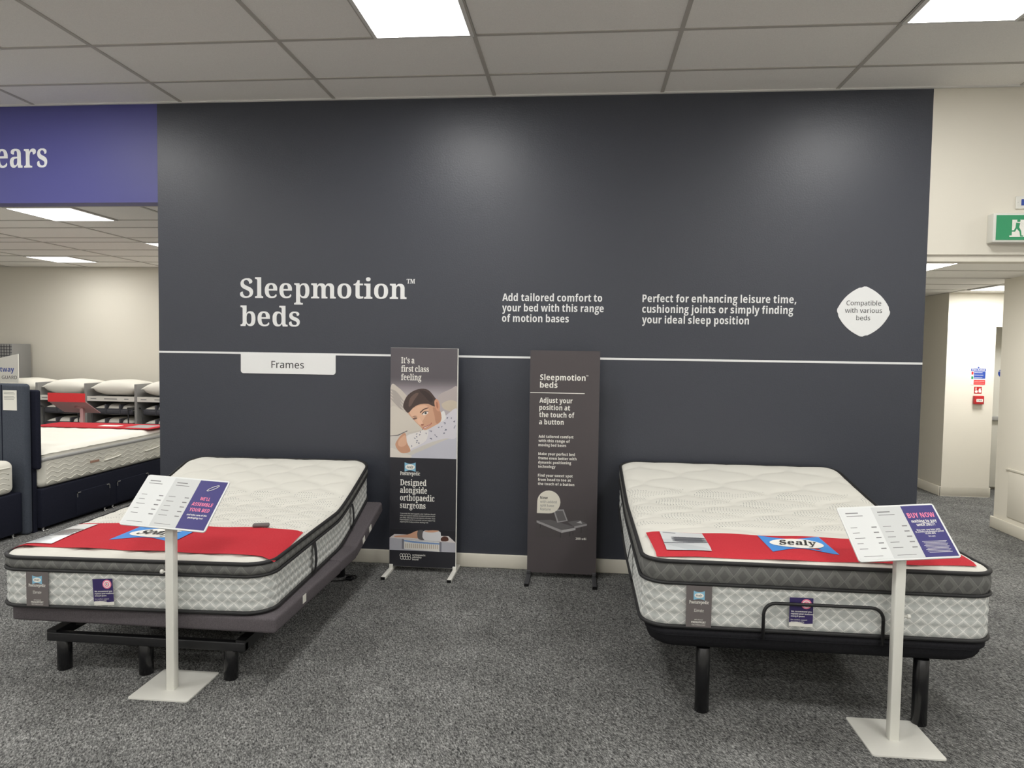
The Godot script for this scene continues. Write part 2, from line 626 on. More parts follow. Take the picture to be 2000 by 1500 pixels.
func setting() -> void:
	# floor of two carpet widths
	var fl := struct("floor", box(Vector3(XL - 0.2, -0.2, -7.2), Vector3(XR + 0.2, -0.006, ZF + 0.2)), M.carpet0)
	part(fl, "carpet_strip", box(Vector3(XL, -0.006, -7), Vector3(-0.2, 0, ZF)), M.carpet0)
	part(fl, "carpet_strip", box(Vector3(-0.2, -0.006, -7), Vector3(XR, 0, ZF)), M.carpet1)
	# main ceiling
	var xs := []
	for k in 14:
		xs.append(-2.74 + 1.2 * (k - 5))
	var zs := [0.0]
	for k in 15:
		zs.append(0.403 + 0.6 * k)
	var holes := []
	for i in 5:
		for j in 4:
			holes.append(Vector2(-6.64 + 3.0 * i, 1.303 + 2.4 * j))
	var c := struct("ceiling", box(Vector3(XL - 0.2, H + 0.06, -0.2), Vector3(XR + 0.2, H + 0.2, ZF + 0.2)), M.plaster)
	tiled(c, xs, zs, H, holes)
	part(c, "edge_trim", box(Vector3(XL, H - 0.004, 0.0), Vector3(XR, H + 0.02, 0.022)), M.lamp_frame)
	# left room ceiling
	xs = [-8.74, -7.99, -6.79, -5.59, -4.425, -3.225, -2.06, -0.86, 0.34, 2.0]
	zs = [-4.45, -3.85, -3.25, -2.7, -2.1, -1.8, -1.2, -0.815, -0.215, -0.14]
	c = struct("ceiling", box(Vector3(XL - 0.2, HL + 0.06, ZB - 0.2), Vector3(2.2, HL + 0.2, -0.14)), M.plaster)
	tiled(c, xs, zs, HL, [Vector2(-4.125, -0.515), Vector2(-6.49, -3.55), Vector2(-4.13, -2.4), Vector2(-6.49, -1.5), Vector2(-1.76, -1.5), Vector2(-1.76, -0.515), Vector2(-1.76, -3.55), Vector2(-4.13, -4.15)])
	# passage ceiling
	xs = [2.2, 2.67, 3.27, 4.55, 5.15, 6.35, XR]
	zs = [-7.0, -6.4, -5.8, -5.2, -4.6, -4.0, -3.07, -2.47, -1.85, -1.25, -0.65, -0.14]
	c = struct("ceiling", box(Vector3(2.2, HR + 0.06, -7.2), Vector3(XR + 0.2, HR + 0.2, -0.14)), M.plaster)
	tiled(c, xs, zs, HR, [Vector2(2.97, -0.95), Vector2(4.85, -2.77)])
	# walls
	struct("wall_left", box(Vector3(XL - 0.2, 0, ZB - 0.2), Vector3(XL, H, ZF)), M.hall_wall)
	struct("wall_right", box(Vector3(XR, 0, -7.2), Vector3(XR + 0.2, H, ZF)), M.hall_wall)
	struct("wall_front", box(Vector3(XL, 0, ZF), Vector3(XR, H, ZF + 0.2)), M.hall_wall)
	struct("wall_far", box(Vector3(XL, 0, ZB - 0.2), Vector3(2.2, HL + 0.06, ZB)), M.white_wall)
	struct("wall_divider", box(Vector3(2.0, 0, ZB), Vector3(2.2, HL + 0.06, -0.14)), M.white_wall)
	var wb := struct("wall_back", box(Vector3(WL, 0, -0.14), Vector3(WR, H, 0)), M.dark_wall)
	var hp := struct("wall_back_left", box(Vector3(XL, HL, -0.14), Vector3(WL, H, -0.004)), M.purple_wall)
	part(hp, "edge_trim", box(Vector3(XL, HL - 0.012, -0.14), Vector3(WL, HL + 0.012, 0.0)), M.purple_wall)
	struct("wall_back_right", box(Vector3(WR, 2.342, -0.14), Vector3(XR, H, -0.002)), M.white_wall)
	struct("wall_back_right", box(Vector3(4.30, 0, -0.14), Vector3(XR, 2.342, -0.002)), M.white_wall)
	struct("trim_1", box(Vector3(WR, 2.296, -0.14), Vector3(4.30, 2.342, -0.02)), M.white_wall)
	var wp := struct("wall_passage_right", box(Vector3(4.30, 0, -1.94), Vector3(4.5, HR + 0.06, -0.14)), M.white_wall)
	part(wp, "access_panel", rbox(Vector3(4.292, 0.155, -1.72), Vector3(4.30, 0.585, -0.6), 0.003, 1), M.white_wall)
	part(wp, "panel_trim", rbox(Vector3(4.286, 0.585, -1.76), Vector3(4.30, 0.607, -0.56), 0.004, 1), M.skirting)
	struct("wall_passage_return", box(Vector3(4.5, 0, -1.94), Vector3(XR, HR + 0.06, -1.8)), M.white_wall)
	struct("wall_passage_far", box(Vector3(2.2, 0, -7.2), Vector3(XR, HR + 0.06, -7.0)), M.white_wall)
	struct("wall_pillar", box(Vector3(4.55, 0, -7.0), Vector3(5.08, HR + 0.06, -3.46)), M.white_wall)
	struct("wall_over_door", box(Vector3(5.08, 1.983, -3.7), Vector3(XR, HR + 0.06, -3.46)), M.white_wall)
	struct("wall_door_side", box(Vector3(6.1, 0, -4.3), Vector3(XR, HR, -3.46)), M.white_wall)
	# skirtings
	struct("baseboard_back", rbox(Vector3(WL, 0, 0), Vector3(WR, 0.104, 0.018), 0.006, 1), M.skirting)
	struct("baseboard_passage", rbox(Vector3(4.278, 0, -1.962), Vector3(4.30, 0.11, -0.002), 0.006, 1), M.skirting)
	struct("baseboard_pillar", rbox(Vector3(4.53, 0, -3.482), Vector3(5.1, 0.115, -3.46), 0.006, 1), M.skirting)
	struct("baseboard_pillar", rbox(Vector3(4.53, 0, -7.0), Vector3(4.55, 0.115, -3.46), 0.006, 1), M.skirting)
	struct("baseboard_far", rbox(Vector3(XL, 0, ZB), Vector3(2.0, 0.11, ZB + 0.02), 0.006, 1), M.skirting)
	# door in the recess behind the pillar
	var d := struct("door_1", rbox(Vector3(5.12, 0.03, -4.05), Vector3(6.05, 2.0, -4.005), 0.004, 1), M.door_white)
	part(d, "push_bar", rbox(Vector3(5.16, 0.86, -4.005), Vector3(6.0, 0.91, -3.95), 0.012, 2), M.grey_strip)
	struct("wall_door_frame", box(Vector3(5.08, 0, -4.3), Vector3(6.1, HR, -4.06)), M.white_wall)
	# lettering and stripe on the dark wall
	var I := Transform3D(Basis.IDENTITY, Vector3(0, 0, 0.0015))
	part(wb, "stripe", box(Vector3(WL, 1.575, 0), Vector3(WR, 1.59, 0.002)), M.wall_print)
	var st := st_new(false)
	add_text(st, "Sleepmotion", "Droid Serif:b", 0.21, -2.282, 2.004, I, 1.298)
	add_text(st, "beds", "Droid Serif:b", 0.21, -2.279, 1.789, I, 0.47)
	add_text(st, "TM", "Droid Serif:b", 0.048, -0.984, 2.12, I, 0.064)
	part(wb, "heading_lettering", done(st), M.wall_print)
	st = st_new(false)
	for l in [["Add tailored comfort to", 0.731, 1.996], ["your bed with this range", 0.744, 1.92], ["of motion bases", 0.492, 1.843]]:
		add_text(st, l[0], "Droid Sans:b", 0.075, -0.264, l[2], I, l[1])
	part(wb, "text_lettering", done(st), M.wall_print)
	st = st_new(false)
	for l in [["Perfect for enhancing leisure time,", 1.078, 1.996], ["cushioning joints or simply finding", 1.059, 1.92], ["your ideal sleep position", 0.755, 1.843]]:
		add_text(st, l[0], "Droid Sans:b", 0.075, 0.757, l[2], I, l[1])
	part(wb, "text_lettering", done(st), M.wall_print)
	st = st_new(false)
	add_text(st, "ears", "Droid Serif:b", 0.27, -3.848, 3.005, Transform3D(Basis.IDENTITY, Vector3(0, 0, -0.0025)), 0.43, 2)
	part(hp, "heading_lettering", done(st), M.wall_print)

func wall_signs() -> void:
	# tab below the stripe
	var o := thing("tab_sign", "white rounded tab reading Frames hanging below the stripe on the dark wall", "sign", Vector3(-1.9, 1.428, 0.002))
	var T := Transform3D(Basis.IDENTITY, Vector3(0, 0, 0.002))
	part(o, "board", slab(rounded(Vector2(-2.276, 1.428), Vector2(-1.527, 1.576), 0.022, [true, true, false, false]), 0.004, T), M.wall_print)
	var st := st_new(false)
	add_text(st, "Frames", "Droid Sans", 0.075, -2.031, 1.472, Transform3D(Basis.IDENTITY, Vector3(0, 0, 0.0068)), 0.256)
	part(o, "lettering", done(st), M.dark_print)
	# diamond badge
	o = thing("diamond_badge", "white rounded diamond badge with small grey text on the dark wall", "sign", Vector3(2.293, 1.768, 0.0))
	var pts := PackedVector2Array()
	for k in 4:
		for i in 12:
			var t := float(i) / 12
			var a := Vector2(0.186, 0).rotated(PI / 2 * k)
			var b := Vector2(0.186, 0).rotated(PI / 2 * (k + 1))
			var p := a.lerp(b, t)
			p += p.normalized() * 0.028 * sin(PI * t)
			if t < 0.09:
				p *= 0.96
			pts.append(Vector2(2.293, 1.942) + p * Vector2(1, 0.985))
	part(o, "board", slab(pts, 0.004, Transform3D.IDENTITY), M.wall_print)
	st = st_new(false)
	var y := 1.985
	for s in ["Compatible", "with various", "beds"]:
		add_text(st, s, "Droid Sans", 0.046, 2.293, y, Transform3D(Basis.IDENTITY, Vector3(0, 0, 0.0045)), 0.0, 1)
		y -= 0.052
	part(o, "lettering", done(st), M.dark_print)
	# exit sign
	o = thing("exit_sign", "green running man exit sign in a white box on the white wall", "exit sign", Vector3(3.3, 2.41, 0.0))
	part(o, "case", rbox(Vector3(3.09, 2.415, -0.002), Vector3(3.56, 2.612, 0.075), 0.006, 2), M.white_metal)
	var gm: StandardMaterial3D = M.exit_green
	part(o, "face", box(Vector3(3.108, 2.43, 0.075), Vector3(3.542, 2.597, 0.078)), gm)
	var F := Transform3D(Basis.IDENTITY, Vector3(3.108, 2.43, 0.0785))
	st = st_new(false)
	for poly in [[[0.10, 0.135], [0.19, 0.135], [0.19, 0.02], [0.085, 0.02], [0.085, 0.03], [0.10, 0.03]]]:
		var pv := PackedVector2Array()
		for p in poly:
			pv.append(Vector2(p[0], p[1]))
		part(o, "doorway", slab(pv, 0.0006, F), M.white_print)
	var man := [
		[[0.132, 0.12], [0.148, 0.12], [0.152, 0.128], [0.148, 0.138], [0.138, 0.14], [0.130, 0.132]],
		[[0.105, 0.112], [0.128, 0.116], [0.150, 0.112], [0.166, 0.09], [0.176, 0.092], [0.176, 0.098], [0.172, 0.1], [0.158, 0.118], [0.14, 0.122], [0.118, 0.12], [0.1, 0.1], [0.104, 0.094]],
		[[0.124, 0.116], [0.15, 0.112], [0.145, 0.085], [0.158, 0.06], [0.162, 0.03], [0.172, 0.03], [0.172, 0.022], [0.154, 0.022], [0.148, 0.055], [0.13, 0.075], [0.12, 0.055], [0.085, 0.055], [0.083, 0.063], [0.112, 0.065], [0.122, 0.085]]]
	for poly in man:
		var pv := PackedVector2Array()
		for p in poly:
			pv.append(Vector2(p[0], p[1]))
		part(o, "running_figure", slab(pv, 0.0006, F.translated(Vector3(0, 0, 0.0006))), gm)
	st = st_new(false)
	var arrow := PackedVector2Array([Vector2(0.25, 0.07), Vector2(0.33, 0.07), Vector2(0.33, 0.045), Vector2(0.39, 0.083), Vector2(0.33, 0.121), Vector2(0.33, 0.096), Vector2(0.25, 0.096)])
	part(o, "arrow", slab(arrow, 0.0006, F), M.white_print)
	# key switch plate
	o = thing("switch_plate", "small white switch plate with blue rocker above the exit sign", "switch", Vector3(3.31, 2.652, -0.002))
	part(o, "plate", rbox(Vector3(3.266, 2.652, -0.002), Vector3(3.352, 2.738, 0.008), 0.003, 2), M.white_metal)
	part(o, "rocker", rbox(Vector3(3.3, 2.675, 0.006), Vector3(3.318, 2.716, 0.012), 0.002, 1), M.sign_blue)
	part(o, "screw", cyl(Vector3(3.279, 2.695, 0.008), 0.003, 0.001, 8), M.dark_print)
	# fire notices on the pillar
	var z := -3.46
	o = thing("fire_notice", "blue and red fire action notice on the white pillar", "notice", Vector3(4.905, 1.31, z))
	part(o, "sheet", box(Vector3(4.825, 1.312, z), Vector3(4.988, 1.5, z + 0.003)), M.white_print)
	part(o, "hanger", slab(rounded(Vector2(4.88, 1.498), Vector2(4.93, 1.53), 0.015), 0.003, Transform3D(Basis.IDENTITY, Vector3(0, 0, z))), M.white_print)
	part(o, "eyelet", slab(rounded(Vector2(4.895, 1.503), Vector2(4.915, 1.523), 0.0099), 0.001, Transform3D(Basis.IDENTITY, Vector3(0, 0, z + 0.003))), M.sign_blue)
	part(o, "header_band", box(Vector3(4.825, 1.472, z + 0.003), Vector3(4.988, 1.5, z + 0.0035)), M.sign_blue)
	part(o, "blue_field", box(Vector3(4.858, 1.385, z + 0.003), Vector3(4.984, 1.468, z + 0.0035)), M.sign_blue)
	part(o, "red_field", box(Vector3(4.858, 1.315, z + 0.003), Vector3(4.984, 1.37, z + 0.0035)), M.red_plastic)
	part(o, "green_mark", box(Vector3(4.83, 1.38, z + 0.003), Vector3(4.853, 1.41, z + 0.0035)), M.exit_green)
	part(o, "red_mark", box(Vector3(4.83, 1.43, z + 0.003), Vector3(4.853, 1.465, z + 0.0035)), M.red_plastic)
	st = st_new(false)
	add_text(st, "Fire Action", "Droid Sans:b", 0.024, 4.907, 1.478, Transform3D(Basis.IDENTITY, Vector3(0, 0, z + 0.004)), 0.14, 1)
	for k in 3:
		add_box(st, Vector3(4.864, 1.452 - k * 0.028, z + 0.0035), Vector3(4.95 + 0.01 * (k % 2), 1.456 - k * 0.028, z + 0.004))
	for k in 2:
		add_box(st, Vector3(4.864, 1.352 - k * 0.02, z + 0.0035), Vector3(4.975, 1.355 - k * 0.02, z + 0.004))
	part(o, "lettering", done(st), M.white_print)
	o = thing("call_point_notice", "small square red pictogram notice above the fire alarm box", "notice", Vector3(4.91, 1.21, z))
	part(o, "sheet", box(Vector3(4.868, 1.212, z), Vector3(4.952, 1.29, z + 0.003)), M.alarm_red)
	part(o, "flame_mark", slab(PackedVector2Array([Vector2(4.918, 1.225), Vector2(4.944, 1.222), Vector2(4.946, 1.245), Vector2(4.938, 1.255), Vector2(4.944, 1.278), Vector2(4.928, 1.262), Vector2(4.924, 1.278), Vector2(4.916, 1.25)]), 0.001, Transform3D(Basis.IDENTITY, Vector3(0, 0, z + 0.003))), M.white_print)
	var hand := PackedVector2Array()
	for p in ell(4.892, 1.235, 0.016, 0.016):
		hand.append(Vector2(p[0], p[1]))
	part(o, "hand_mark", slab(hand, 0.001, Transform3D(Basis.IDENTITY, Vector3(0, 0, z + 0.003))), M.white_print)
	part(o, "finger_mark", box(Vector3(4.882, 1.24, z + 0.003), Vector3(4.892, 1.28, z + 0.004)), M.white_print)
	o = thing("fire_alarm", "red break glass fire alarm box on the white pillar", "fire alarm", Vector3(4.91, 1.085, z))
	part(o, "case", rbox(Vector3(4.856, 1.088, z), Vector3(4.962, 1.188, z + 0.045), 0.008, 2), M.alarm_red)
	part(o, "glass", box(Vector3(4.876, 1.118, z + 0.045), Vector3(4.946, 1.15, z + 0.047)), M.white_print)
	st = st_new(false)
	add_text(st, "FIRE", "Droid Sans:b", 0.02, 4.911, 1.128, Transform3D(Basis.IDENTITY, Vector3(0, 0, z + 0.0475)), 0.05, 1)
	part(o, "lettering", done(st), M.dark_print)
	o = thing("door_notice", "round blue fire door notice on the recessed white door", "notice", Vector3(5.49, 1.38, -4.005))
	var disc := PackedVector2Array()
	for p in ell(5.475, 1.44, 0.052, 0.052):
		disc.append(Vector2(p[0], p[1]))
	part(o, "disc", slab(disc, 0.003, Transform3D(Basis.IDENTITY, Vector3(0, 0, -4.005))), M.sign_blue)
	st = st_new(false)
	var yy := 1.455
	for s in ["Fire door", "keep", "shut"]:
		add_text(st, s, "Droid Sans:b", 0.02, 5.475, yy, Transform3D(Basis.IDENTITY, Vector3(0, 0, -4.0012)), 0.0, 1)
		yy -= 0.022
	part(o, "lettering", done(st), M.white_print)

# ------------------------------------------------------------------ mattress
# x0..x1, z0 (head)..z1 (foot); bend(z) gives the underside; turn about the middle
func mattress_outline(x0: float, x1: float, z0: float, z1: float, r: float, inset := 0.0) -> Array:
	var o := []
	x0 += inset; x1 -= inset; z0 += inset; z1 -= inset
	var cs := [Vector2(x1 - r, z1 - r), Vector2(x0 + r, z1 - r), Vector2(x0 + r, z0 + r), Vector2(x1 - r, z0 + r)]
	for k in 4:
		var c: Vector2 = cs[k]
		var nxt: Vector2 = cs[(k + 1) % 4]
		for i in 9:
			var w := PI / 2 * k + PI / 2 * i / 8
			o.append(c + Vector2(cos(w), sin(w)) * r)
		var a: Vector2 = o[-1]
		var w2 := PI / 2 * (k + 1)
		var b := nxt + Vector2(cos(w2), sin(w2)) * r
		var steps := int(((x1 - x0 if k % 2 == 0 else z1 - z0) + 2 * inset) / 0.05)
		for i in range(1, steps):
			o.append(a.lerp(b, float(i) / steps))
	return o

class Mattress:
	var x0: float
	var x1: float
	var z0: float
	var z1: float
	var r: float
	var hb: float      # height of the pale border
	var hd: float      # height of the dark border
	var b0: float
	var bt: float
	var bc: float
	var bk: float
	var rot: Transform3D
	var cw: float
	var cl: float
	func bend(z: float) -> float:
		var t := maxf(0.0, bt - z)
		return b0 + bc * t * t / (t + bk)
	func quilted(x: float, z: float) -> float:
		var a := x / cw
		var b := z / cl
		var u := a + b + 0.07 * sin(TAU * (a - b))
		var v := a - b + 0.07 * sin(TAU * (a + b))
		var du := absf(u - round(u))
		var dv := absf(v - round(v))
		return (1.0 - exp(-du / 0.10)) * (1.0 - exp(-dv / 0.10))
	func top_y(x: float, z: float) -> float:
		# x, z before turning
		var ex := minf(x - x0, x1 - x)
		var ez := minf(z - z0, z1 - z)
		var e := maxf(0.0, minf(ex, ez))
		if ex < r and ez < r:
			e = maxf(0.0, r - Vector2(r - ex, r - ez).length())
		var f := 1.0 - exp(-e / 0.035)
		return bend(z) + hb + hd + 0.022 * f + 0.013 * f * quilted(x, z)

func border_mesh(m: Mattress, o: Array, ya: float, yb: float, channels: int, depth: float) -> ArrayMesh:
	var st := st_new(true)
	var rows := channels * 4
	var n := o.size()
	var arc := 0.0
	for i in n:
		var a: Vector2 = o[i]
		var b: Vector2 = o[(i + 1) % n]
		var len := (b - a).length()
		if len > 0.0:
			var na := norm2(o, i)
			var nb := norm2(o, (i + 1) % n)
			for j in rows:
				var q := []
				var uv := []
				for e in [[0, j], [1, j], [1, j + 1], [0, j + 1]]:
					var t := float(e[1]) / rows
					var ph := fposmod(t * channels, 1.0) if e[1] != rows else 0.0
					var bulge := depth * sqrt(maxf(0.0, sin(PI * ph)))
					var p: Vector2 = (b + nb * bulge) if e[0] == 1 else (a + na * bulge)
					var pz: float = b.y if e[0] == 1 else a.y
					var y: float = float(m.bend(pz)) + lerpf(ya, yb, t)
					q.append(m.rot * Vector3(p.x, y, p.y))
					uv.append(Vector2(arc + len * e[0], yb - lerpf(ya, yb, t)))
				quad(st, q[1], q[0], q[3], q[2], uv[1], uv[0], uv[3], uv[2])
		arc += len
	return done(st)

func norm2(o: Array, i: int) -> Vector2:
	var n := o.size()
	var d: Vector2 = o[(i + 1) % n] - o[(i - 1 + n) % n]
	return Vector2(d.y, -d.x).normalized() * (1.0 if true else 0.0)

func ring(m: Mattress, o: Array, dy: float, out: float) -> Array:
	var pts := []
	for i in o.size():
		var p: Vector2 = o[i] + norm2(o, i) * out
		pts.append(m.rot * Vector3(p.x, float(m.bend(o[i].y)) + dy, p.y))
	return pts

func top_tex(w: float, l: float, cw: float, cl: float, za: float, zb: float, x0: float, z0: float) -> ImageTexture:
	var px := 600.0
	var img := Image.create(int(w * px), int(l * px), false, Image.FORMAT_RGB8)
	img.fill(rgb(216, 214, 205))
	var z := za
	var row := 0
	while z < zb:
		var x := 0.02
		while x < w - 0.02:
			var a := (x + x0) / cw
			var b := (z + z0) / cl
			var u := a + b + 0.07 * sin(TAU * (a - b))
			var v := a - b + 0.07 * sin(TAU * (a + b))
			var fu := u - floorf(u)
			var fv := v - floorf(v)
			if fu > 0.12 and fu < 0.88 and (fv < 0.5 or fu > 0.62):
				var len := 0.004 + 0.009 * (1.0 - fu)
				var c := rgb(160, 161, 156) if (row % 3) else rgb(136, 138, 134)
				img.fill_rect(Rect2i(int((x + 0.006 * sin(z * 40.0)) * px), int(z * px), 3, maxi(2, int(len * px))), c)
			x += 0.0165
		z += 0.021
		row += 1
	return tex(img)

func build_mattress(m: Mattress, label: String, group: String) -> Node3D:
	var cx := (m.x0 + m.x1) / 2
	var cz := (m.z0 + m.z1) / 2
	var o := thing("mattress", label, "mattress", m.rot * Vector3(cx, m.bend(m.z1), cz), group)
	var ol := mattress_outline(m.x0, m.x1, m.z0, m.z1, m.r)
	part(o, "border_panel", border_mesh(m, ol, 0.012, m.hb - 0.006, 4, 0.006), M.border_light)
	part(o, "pillow_top_border", border_mesh(m, ol, m.hb + 0.004, m.hb + m.hd, 1, 0.012), M.border_dark)
	part(o, "piping", tube(ring(m, ol, 0.008, 0.006), 0.009, 8, true), M.piping)
	part(o, "piping", tube(ring(m, ol, m.hb, 0.008), 0.008, 8, true), M.piping)
	part(o, "piping", tube(ring(m, ol, m.hb + m.hd + 0.004, 0.004), 0.010, 8, true), M.piping)
	# underside
	var st := st_new(true)
	for i in ol.size():
		var a: Vector2 = ol[i]
		var b: Vector2 = ol[(i + 1) % ol.size()]
		tri(st, m.rot * Vector3(cx, m.bend(cz) + 0.006, cz), m.rot * Vector3(a.x, float(m.bend(a.y)) + 0.006, a.y), m.rot * Vector3(b.x, float(m.bend(b.y)) + 0.006, b.y))
	part(o, "underside", done(st), M.strap)
	# quilted top
	st = st_new(true)
	var nx := int((m.x1 - m.x0) / 0.018)
	var nz := int((m.z1 - m.z0) / 0.018)
	var grid := []
	var w := m.x1 - m.x0
	var l := m.z1 - m.z0
	for j in nz + 1:
		var line := []
		for i in nx + 1:
			var p := Vector2(m.x0 + w * i / nx, m.z0 + l * j / nz)
			var q := p.clamp(Vector2(m.x0 + m.r, m.z0 + m.r), Vector2(m.x1 - m.r, m.z1 - m.r))
			var d := p - q
			if d.length() > m.r:
				p = q + d.normalized() * m.r
			line.append([m.rot * Vector3(p.x, m.top_y(p.x, p.y), p.y), Vector2((p.x - m.x0) / w, (p.y - m.z0) / l)])
		grid.append(line)
	for j in nz:
		for i in nx:
			var a = grid[j + 1][i]
			var b = grid[j + 1][i + 1]
			var c = grid[j][i + 1]
			var d = grid[j][i]
			quad(st, a[0], b[0], c[0], d[0], a[1], b[1], c[1], d[1])
	var tm := mat("ticking_" + str(o.name), Color.WHITE, 0.92, 0.0, 0.2)
	tm.albedo_texture = top_tex(w, l, m.cw, m.cl, l * 0.30, l * 0.72, m.x0, m.z0)
	part(o, "quilted_top", done(st), tm)
	return o

func side_straps(o: Node3D, m: Mattress, side: float, zs: Array) -> void:
	for z in zs:
		var pts := []
		for k in 9:
			var t := k / 8.0
			var out := 0.016 + 0.016 * sin(PI * t)
			var y: float = float(m.bend(z)) + 0.012 + (m.hb - 0.016) * t
			pts.append([y, out, z + 0.02 * sin(PI * t)])
		var st := st_new(true)
		var xs: float = m.x1 if side > 0 else m.x0
		for k in 8:
			var q := []
			for e in [[k, -0.022], [k, 0.022], [k + 1, 0.022], [k + 1, -0.022]]:
				var p: Array = pts[e[0]]
				q.append(m.rot * Vector3(xs + side * p[1], p[0], p[2] + e[1]))
			quad(st, q[0], q[1], q[2], q[3])
		part(o, "handle_strap", done(st), M.strap)

# sheets lying on a mattress
func draped(m: Mattress, pts: Array, lift: float, step := 0.03) -> ArrayMesh:
	# pts: four corners (x, z) before turning: head-left, head-right, foot-right, foot-left
	var st := st_new(true)
	var a := Vector2(pts[0][0], pts[0][1])
	var b := Vector2(pts[1][0], pts[1][1])
	var c := Vector2(pts[2][0], pts[2][1])
	var d := Vector2(pts[3][0], pts[3][1])
	var nu := maxi(2, int((b - a).length() / step))
	var nv := maxi(2, int((d - a).length() / step))
	var g := []
	for j in nv + 1:
		var line := []
		for i in nu + 1:
			var u := float(i) / nu
			var v := float(j) / nv
			var p := a.lerp(b, u).lerp(d.lerp(c, u), v)
			line.append([on_top(m, p, lift), Vector2(u, v)])
		g.append(line)
	for j in nv:
		for i in nu:
			quad(st, g[j + 1][i][0], g[j + 1][i + 1][0], g[j][i + 1][0], g[j][i][0], g[j + 1][i][1], g[j + 1][i + 1][1], g[j][i + 1][1], g[j][i][1])
	return done(st)

func on_top(m: Mattress, p: Vector2, lift: float) -> Vector3:
	# cloth spans the quilting and hangs a little over the edge
	var xx := clampf(p.x, m.x0 + 0.004, m.x1 - 0.004)
	var zz := clampf(p.y, m.z0 + 0.004, m.z1 - 0.004)
	var over := maxf(absf(p.x - xx), absf(p.y - zz))
	var e := minf(minf(xx - m.x0, m.x1 - xx), minf(zz - m.z0, m.z1 - zz))
	var f := 1.0 - exp(-maxf(e, 0.0) / 0.035)
	var flat: float = float(m.bend(zz)) + m.hb + m.hd + 0.022 * f + 0.013 * f
	var y := flat + lift + 0.0025 * sin(p.x * 17.0 + p.y * 9.0) - over * 1.2
	return m.rot * Vector3(p.x, maxf(y, m.top_y(xx, zz) + 0.002), p.y)

func flat_poly(m: Mattress, pts: Array, lift: float) -> ArrayMesh:
	# polygon (x, z) laid on the runner: triangulated then draped
	var pv := PackedVector2Array()
	for p in pts:
		pv.append(Vector2(p[0], p[1]))
	var ids := Geometry2D.triangulate_polygon(pv)
	var st := st_new(true)
	for i in range(0, ids.size(), 3):
		tri(st, on_top(m, pv[ids[i]], lift), on_top(m, pv[ids[i + 1]], lift), on_top(m, pv[ids[i + 2]], lift))
	return done(st)

func runner_logo(o: Node3D, m: Mattress, c: Vector2, w: float, d: float) -> void:
	# blue waisted panel, white oval, script lettering
	var pts := []
	var n := 14
	for i in n + 1:
		var t := float(i) / n
		pts.append([c.x - w / 2 + w * t, c.y - d / 2 + d * 0.13 * sin(PI * t) - (0.05 * d * cos(TAU * t))])
	for i in n + 1:
		var t := 1.0 - float(i) / n
		pts.append([c.x - w / 2 + w * t, c.y + d / 2 - d * 0.13 * sin(PI * t) + (0.05 * d * cos(TAU * t))])
	part(o, "logo_panel", flat_poly(m, pts, 0.005), M.logo_blue)
	part(o, "logo_oval", flat_poly(m, ell(c.x, c.y, w * 0.42, d * 0.31), 0.0065), M.white_print)
	var st := st_new(false)
	var g := glyphs("Sealy", "Droid Serif:b", 1.0)
	var gw := width_of(g)
	var k := w * 0.58 / gw
	var em := d * 0.46
	for v in g:
		var p := Vector3(c.x - w * 0.30 + v.x * k + v.y * em * 0.25, c.y + d * 0.13 - v.y * em, 0)
		st.set_uv(Vector2.ZERO)
		st.add_vertex(on_top(m, Vector2(p.x, p.y), 0.008))
	part(o, "logo_lettering", done(st), M.dark_print)

func product_card(o: Node3D, m: Mattress, pts: Array) -> void:
	var img := Image.create(120, 160, false, Image.FORMAT_RGB8)
	img.fill(rgb(214, 217, 218))
	fill_poly(img, [[0, 0], [120, 0], [120, 50], [0, 70]], rgb(224, 226, 226))
	for k in 4:
		fill_poly(img, smooth([[28, 48 + k * 11], [60, 44 + k * 11], [112, 50 + k * 11], [118, 58 + k * 11], [70, 62 + k * 11], [32, 56 + k * 11]]), rgb(96 + 14 * (k % 2), 98 + 14 * (k % 2), 102 + 14 * (k % 2)))
	fill_poly(img, [[0, 100], [120, 92], [120, 100], [0, 108]], rgb(120, 122, 126))
	fill_poly(img, [[8, 8], [44, 8], [44, 14], [8, 14]], rgb(140, 142, 144))
	fill_poly(img, [[0, 116], [50, 110], [120, 150], [120, 160], [60, 160]], rgb(200, 204, 206))
	var m2 := mat("product_card", Color.WHITE, 0.2)
	m2.albedo_texture = tex(img)
	part(o, "product_card", draped(m, pts, 0.007, 0.04), m2)

